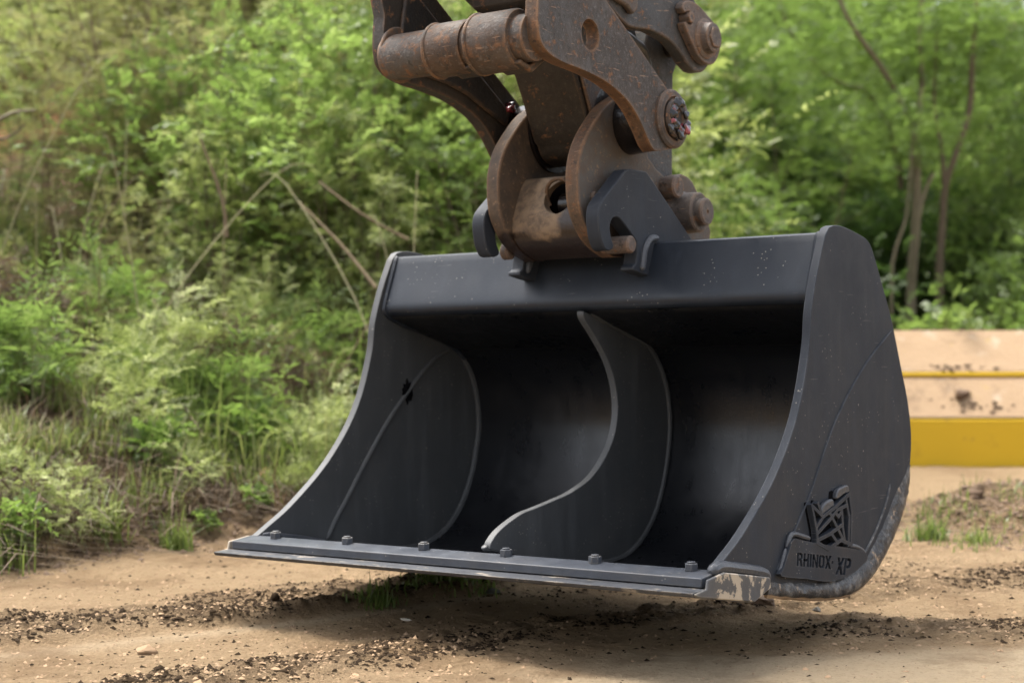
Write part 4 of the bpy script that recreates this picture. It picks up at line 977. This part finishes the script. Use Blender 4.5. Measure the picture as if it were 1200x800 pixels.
stick('pale upright stalk in the grass left of the bucket', [(293, 522, 6.9), (290, 475, 6.9), (283, 425, 6.9)], .008, 'stalk_pale', 'stalk', 'dry_stalk')
stick('pale arching stalk over the weeds of the left bank', [(128, 492, 6.9), (158, 478, 6.8), (196, 468, 6.8)], .008, 'stalk_pale', 'stalk', 'dry_stalk')
stick('short pale stalk curving up beside the arching one', [(166, 545, 6.7), (170, 512, 6.7), (180, 484, 6.7)], .006, 'stalk_pale', 'stalk', 'dry_stalk')
stick('knotted pale stem standing in the weed clump', [(191, 590, 6.5), (191, 550, 6.5), (189, 496, 6.5)], .006, 'stalk_pale', 'stalk', 'dry_stalk')
stick('dark upright stem behind the weed clump', [(158, 575, 6.6), (158, 545, 6.6), (160, 515, 6.6)], .006, 'bark_dark', 'stem', 'dry_stalk')
stick('bent dry stem near the bucket on the bank', [(338, 520, 7.1), (345, 497, 7.1), (362, 472, 7.1)], .006)
stick('thin stick poking from the pale grass at far left', [(74, 566, 6.0), (62, 556, 6.0), (50, 546, 6.0)], .005, 'bark')
stick('mossy branch reaching in from the upper left photo edge', [(-8, 142, 8.3), (14, 133, 8.3), (40, 128, 8.3)], .016, 'bark_pale')
stick('dark twig crossing the orange earth at the far left', [(-8, 166, 8.4), (14, 158, 8.4), (32, 146, 8.4)], .010, 'bark_dark')
# weeds
wl = [('weed', -1.12, 6.75, .75, 'leafy weed with pale stems rooted at the edge of the bare dirt'),
      ('weed2', -1.42, 6.30, .62, 'feathery weed beside the pale stalks of the left bank'),
      ('broadweed', -1.04, 6.62, .62, 'small bright broad-leaved weed by the left end of the cutting edge'),
      ('broadweed', -1.30, 6.20, .55, 'broad-leaved weed at the foot of the grassy left bank')]
for k, x, y, s, lb in wl: plant('weed', k, x, y, s, lb, 'weed', parts=('leaves', 'stalks'))
for i in range(30):
    y = random.uniform(6.4, 8.6); x = random.uniform(-.34 * y, .0)
    if y - float(edge_y(x)) < .45: continue
    k = random.choice(['weed', 'weed2', 'weed']); wr = ' ' + ('low' if y < 7 else 'midway' if y < 7.8 else 'high') + ' on the left bank, ' + where_left(x, y)
    plant('weed', k, x, y, random.uniform(.45, .9), {'weed': 'narrow-leaved weed' + wr, 'weed2': 'feathery pale weed' + wr}[k], 'weed', 'weeds on the left bank', parts=('leaves', 'stalks'))
for i in range(7):
    y = random.uniform(6.9, 7.9); x = -.33 * y + .33 * y * (i + .5) / 7
    if y - float(edge_y(x)) < .4: y = float(edge_y(x)) + .6
    plant('dry_brush', 'brush', x, y, random.uniform(.4, .65), 'dry brown brush ' + ('low' if y < 7.3 else 'midway' if y < 7.9 else 'high') + ' on the left bank, ' + where_left(x, y), 'dry brush', 'dry brush on the left bank', parts=('dead_leaves', 'stalks'))
random.seed(77)
for i in range(9):
    x = random.uniform(-1.75, -.75); y = float(edge_y(x)) + random.uniform(.05, .45)
    plant('weed', random.choice(['broadweed', 'broadweed', 'weed2']), x, y, random.uniform(.22, .42), 'small leafy weed on the bare dirt edge of the bank, ' + where_left(x, y), 'weed', 'small weeds along the dirt edge', parts=('leaves', 'stalks'))
for i in range(32):
    x = random.uniform(-2.5, -.15); y = random.uniform(6.9, 8.6); 
    if y - float(edge_y(x)) < .4: y = float(edge_y(x)) + random.uniform(.5, 1.4)
    z = zat(x, y); L = random.uniform(.4, 1.35); lx, ly = random.gauss(0, .42) * L, random.gauss(0, .2) * L
    b0 = Vector((x, y, z - .03)); Pp = catmull([(0, 0, 0), (lx * .4 + random.gauss(0, .015), ly * .4, L * .5), (lx, ly, L * .95), (lx * 1.25, ly * 1.25, L * .99)], 4)
    r = random.uniform(.0025, .005)
    o = finish(tube(Pp, [r * (1 - .7 * k / len(Pp)) for k in range(len(Pp))], 5), 'dry_stalk', M[random.choice(['stalk', 'stalk_pale', 'stalk_pale'])], None, (0, 0, 0), 60)
    o.location = b0; tag(o, ('tall ' if L > .85 else 'short ') + 'thin dry stem standing ' + ('low' if y < 7.3 else 'midway' if y < 8 else 'high') + ' on the left bank, ' + where_left(x, y), 'stalk', 'thin dry stems on the left bank')
# grass
def grass(name, pos, ln, m, wid=.006, lean=.55, tint=None, kind='stuff'):
    n = len(pos); a = rng.uniform(0, 6.28, n); le = np.abs(rng.normal(0, lean, n)); L = ln * np.exp(rng.normal(0, .35, n))
    d = np.stack([np.cos(a), np.sin(a)], 1); s = np.stack([-d[:, 1], d[:, 0]], 1) * (wid / 2)
    b = np.array(pos)
    def pt(t, w_):
        hx = L * (le * t * t); hz = L * (t - .35 * le * t * t)
        p = np.stack([b[:, 0] + d[:, 0] * hx, b[:, 1] + d[:, 1] * hx, b[:, 2] + np.maximum(hz, 0)], 1)
        o = np.concatenate([s * w_, np.zeros((n, 1))], 1); return p - o, p + o
    r = [*pt(0, 1), *pt(.5, .8), *pt(1, .08)]
    co = np.stack(r, 1).reshape(-1, 3); i = (np.arange(n) * 6)[:, None]
    f = np.concatenate([i + np.array([[0, 1, 3, 2]]), i + np.array([[2, 3, 5, 4]])])
    me = bpy.data.meshes.new(name); fast_mesh(me, co, f)
    tv = (rng.random(n) if tint is None else tint)
    at = me.attributes.new('tint', 'FLOAT', 'POINT'); at.data.foreach_set('value', np.repeat(np.clip(tv, 0, 1), 6).astype(np.float32))
    me.materials.append(M[m]); return me
def scatter(n, x0, x1, y0, y1, dens):
    out = []
    while sum(map(len, out)) < n:
        y = rng.uniform(y0, y1, n); x = rng.uniform(x0, x1, n) * y; k = rng.random(n) < dens(x, y); out.append(np.stack([x[k], y[k]], 1))
    p = np.concatenate(out)[:n]; return np.concatenate([p, height(p[:, 0], p[:, 1])[:, None] - .01], 1)
rng = np.random.default_rng(5)
gd = lambda x, y: (fbm(x, y, 2.6, 4, 91) > -.09) * sm(.02, .60, y - edge_y(x) + .9 * fbm(x, y, 1.6, 3, 50)) * np.clip(.25 + 2.2 * fbm(x, y, 1.3, 3, 51) + sm(-.24, -.30, x / y) * .8, .05, 1)
p = scatter(62000, -.46, .02, 5.0, 9.5, gd)
tn = np.clip(.30 + .12 * sm(-.22, -.29, p[:, 0] / p[:, 1]) + .7 * fbm(p[:, 0], p[:, 1], 1.0, 3, 60) + rng.normal(0, .22, len(p)), 0, 1)
o = new_obj('grass', grass('grass', p, .085, 'grass', tint=tn), None); tag(o, kind='stuff')
p = scatter(3800, -.46, .02, 6.2, 9.5, lambda x, y: gd(x, y) * (fbm(x, y, 1.1, 3, 70) > .0))
o = new_obj('tall_grass', grass('tall_grass', p, .27, 'grass', .006, .6, tint=np.clip(.38 + rng.normal(0, .28, len(p)), 0, 1)), None); tag(o, kind='stuff')
p = scatter(20000, -.46, .02, 5.0, 9.5, lambda x, y: sm(-.05, .2, y - edge_y(x)) * np.clip(.5 - 2 * fbm(x, y, 1.3, 3, 51), .05, 1))
o = new_obj('dry_litter', grass('dry_litter', p, .11, 'dry', .007, 2.2), None); tag(o, kind='stuff')
p = scatter(9000, -.02, .36, 10.7, 13, lambda x, y: sm(0, .3, y - edge_y(x)))
o = new_obj('undergrowth', grass('undergrowth', p, .22, 'grass', .008, .6, tint=rng.random(len(p)) * .4), None); tag(o, kind='stuff')
def tuft(x, y, r, n, ln, label, tint=.3):
    q = rng.normal(0, r / 2, (n, 2)); pos = np.concatenate([q, (height(q[:, 0] + x, q[:, 1] + y) - zat(x, y))[:, None] - .004], 1)
    me = grass('grass_tuft', pos, ln, 'grass', .005, .6, tint=np.clip(tint + rng.normal(0, .15, n), 0, 1))
    o = new_obj('grass_tuft', me, None); o.location = (x, y, zat(x, y)); tag(o, label, 'grass tuft')
tuft(-1.13, 5.60, .06, 150, .10, 'small upright grass tuft at the sand edge left of the cutting edge')
tuft(-1.59, 5.12, .10, 260, .12, 'grass tuft cut by the left photo edge at the sand')
tuft(-1.33, 5.50, .05, 90, .13, 'pale grass tuft beside the flat tan stone', .5)
tuft(-.205, 4.58, .08, 420, .028, 'bright grass tuft just below the cutting edge', .25)
tuft(-.355, 4.38, .06, 200, .03, 'small grass tuft on the chip patch, left of the brighter tuft', .25)
tuft(-.100, 4.58, .08, 160, .022, 'sparse low tuft by the small grey stone', .3)
for k_, (x_, y_, n_, l_, t_) in enumerate(((1.60, 6.25, 60, .05, .35), (1.75, 6.05, 50, .035, .5), (1.95, 6.35, 70, .045, .4), (2.05, 6.0, 60, .04, .3), (1.90, 6.9, 50, .05, .45), (1.54, 5.62, 40, .03, .4))):
    tuft(x_, y_, .13, n_, l_, ('sparse weedy tuft left of the brown lump', 'short straw-coloured tuft in front of the brown lump', 'sparse tuft right behind the brown lump', 'low sparse tuft right of the spiky ones at the photo edge', 'weedy tuft at the back of the dirt mound', 'few short blades in front of the spiky tufts')[k_], t_)
tuft(1.47, 5.88, .07, 150, .085, 'spiky grass tuft beside the lower right corner of the bucket', .2)
tuft(1.62, 5.80, .07, 110, .055, 'grass tuft right of the spiky one on the dirt mound', .3)
tuft(1.86, 5.80, .10, 120, .045, 'low grass tuft at the right photo edge on the dirt mound', .35)
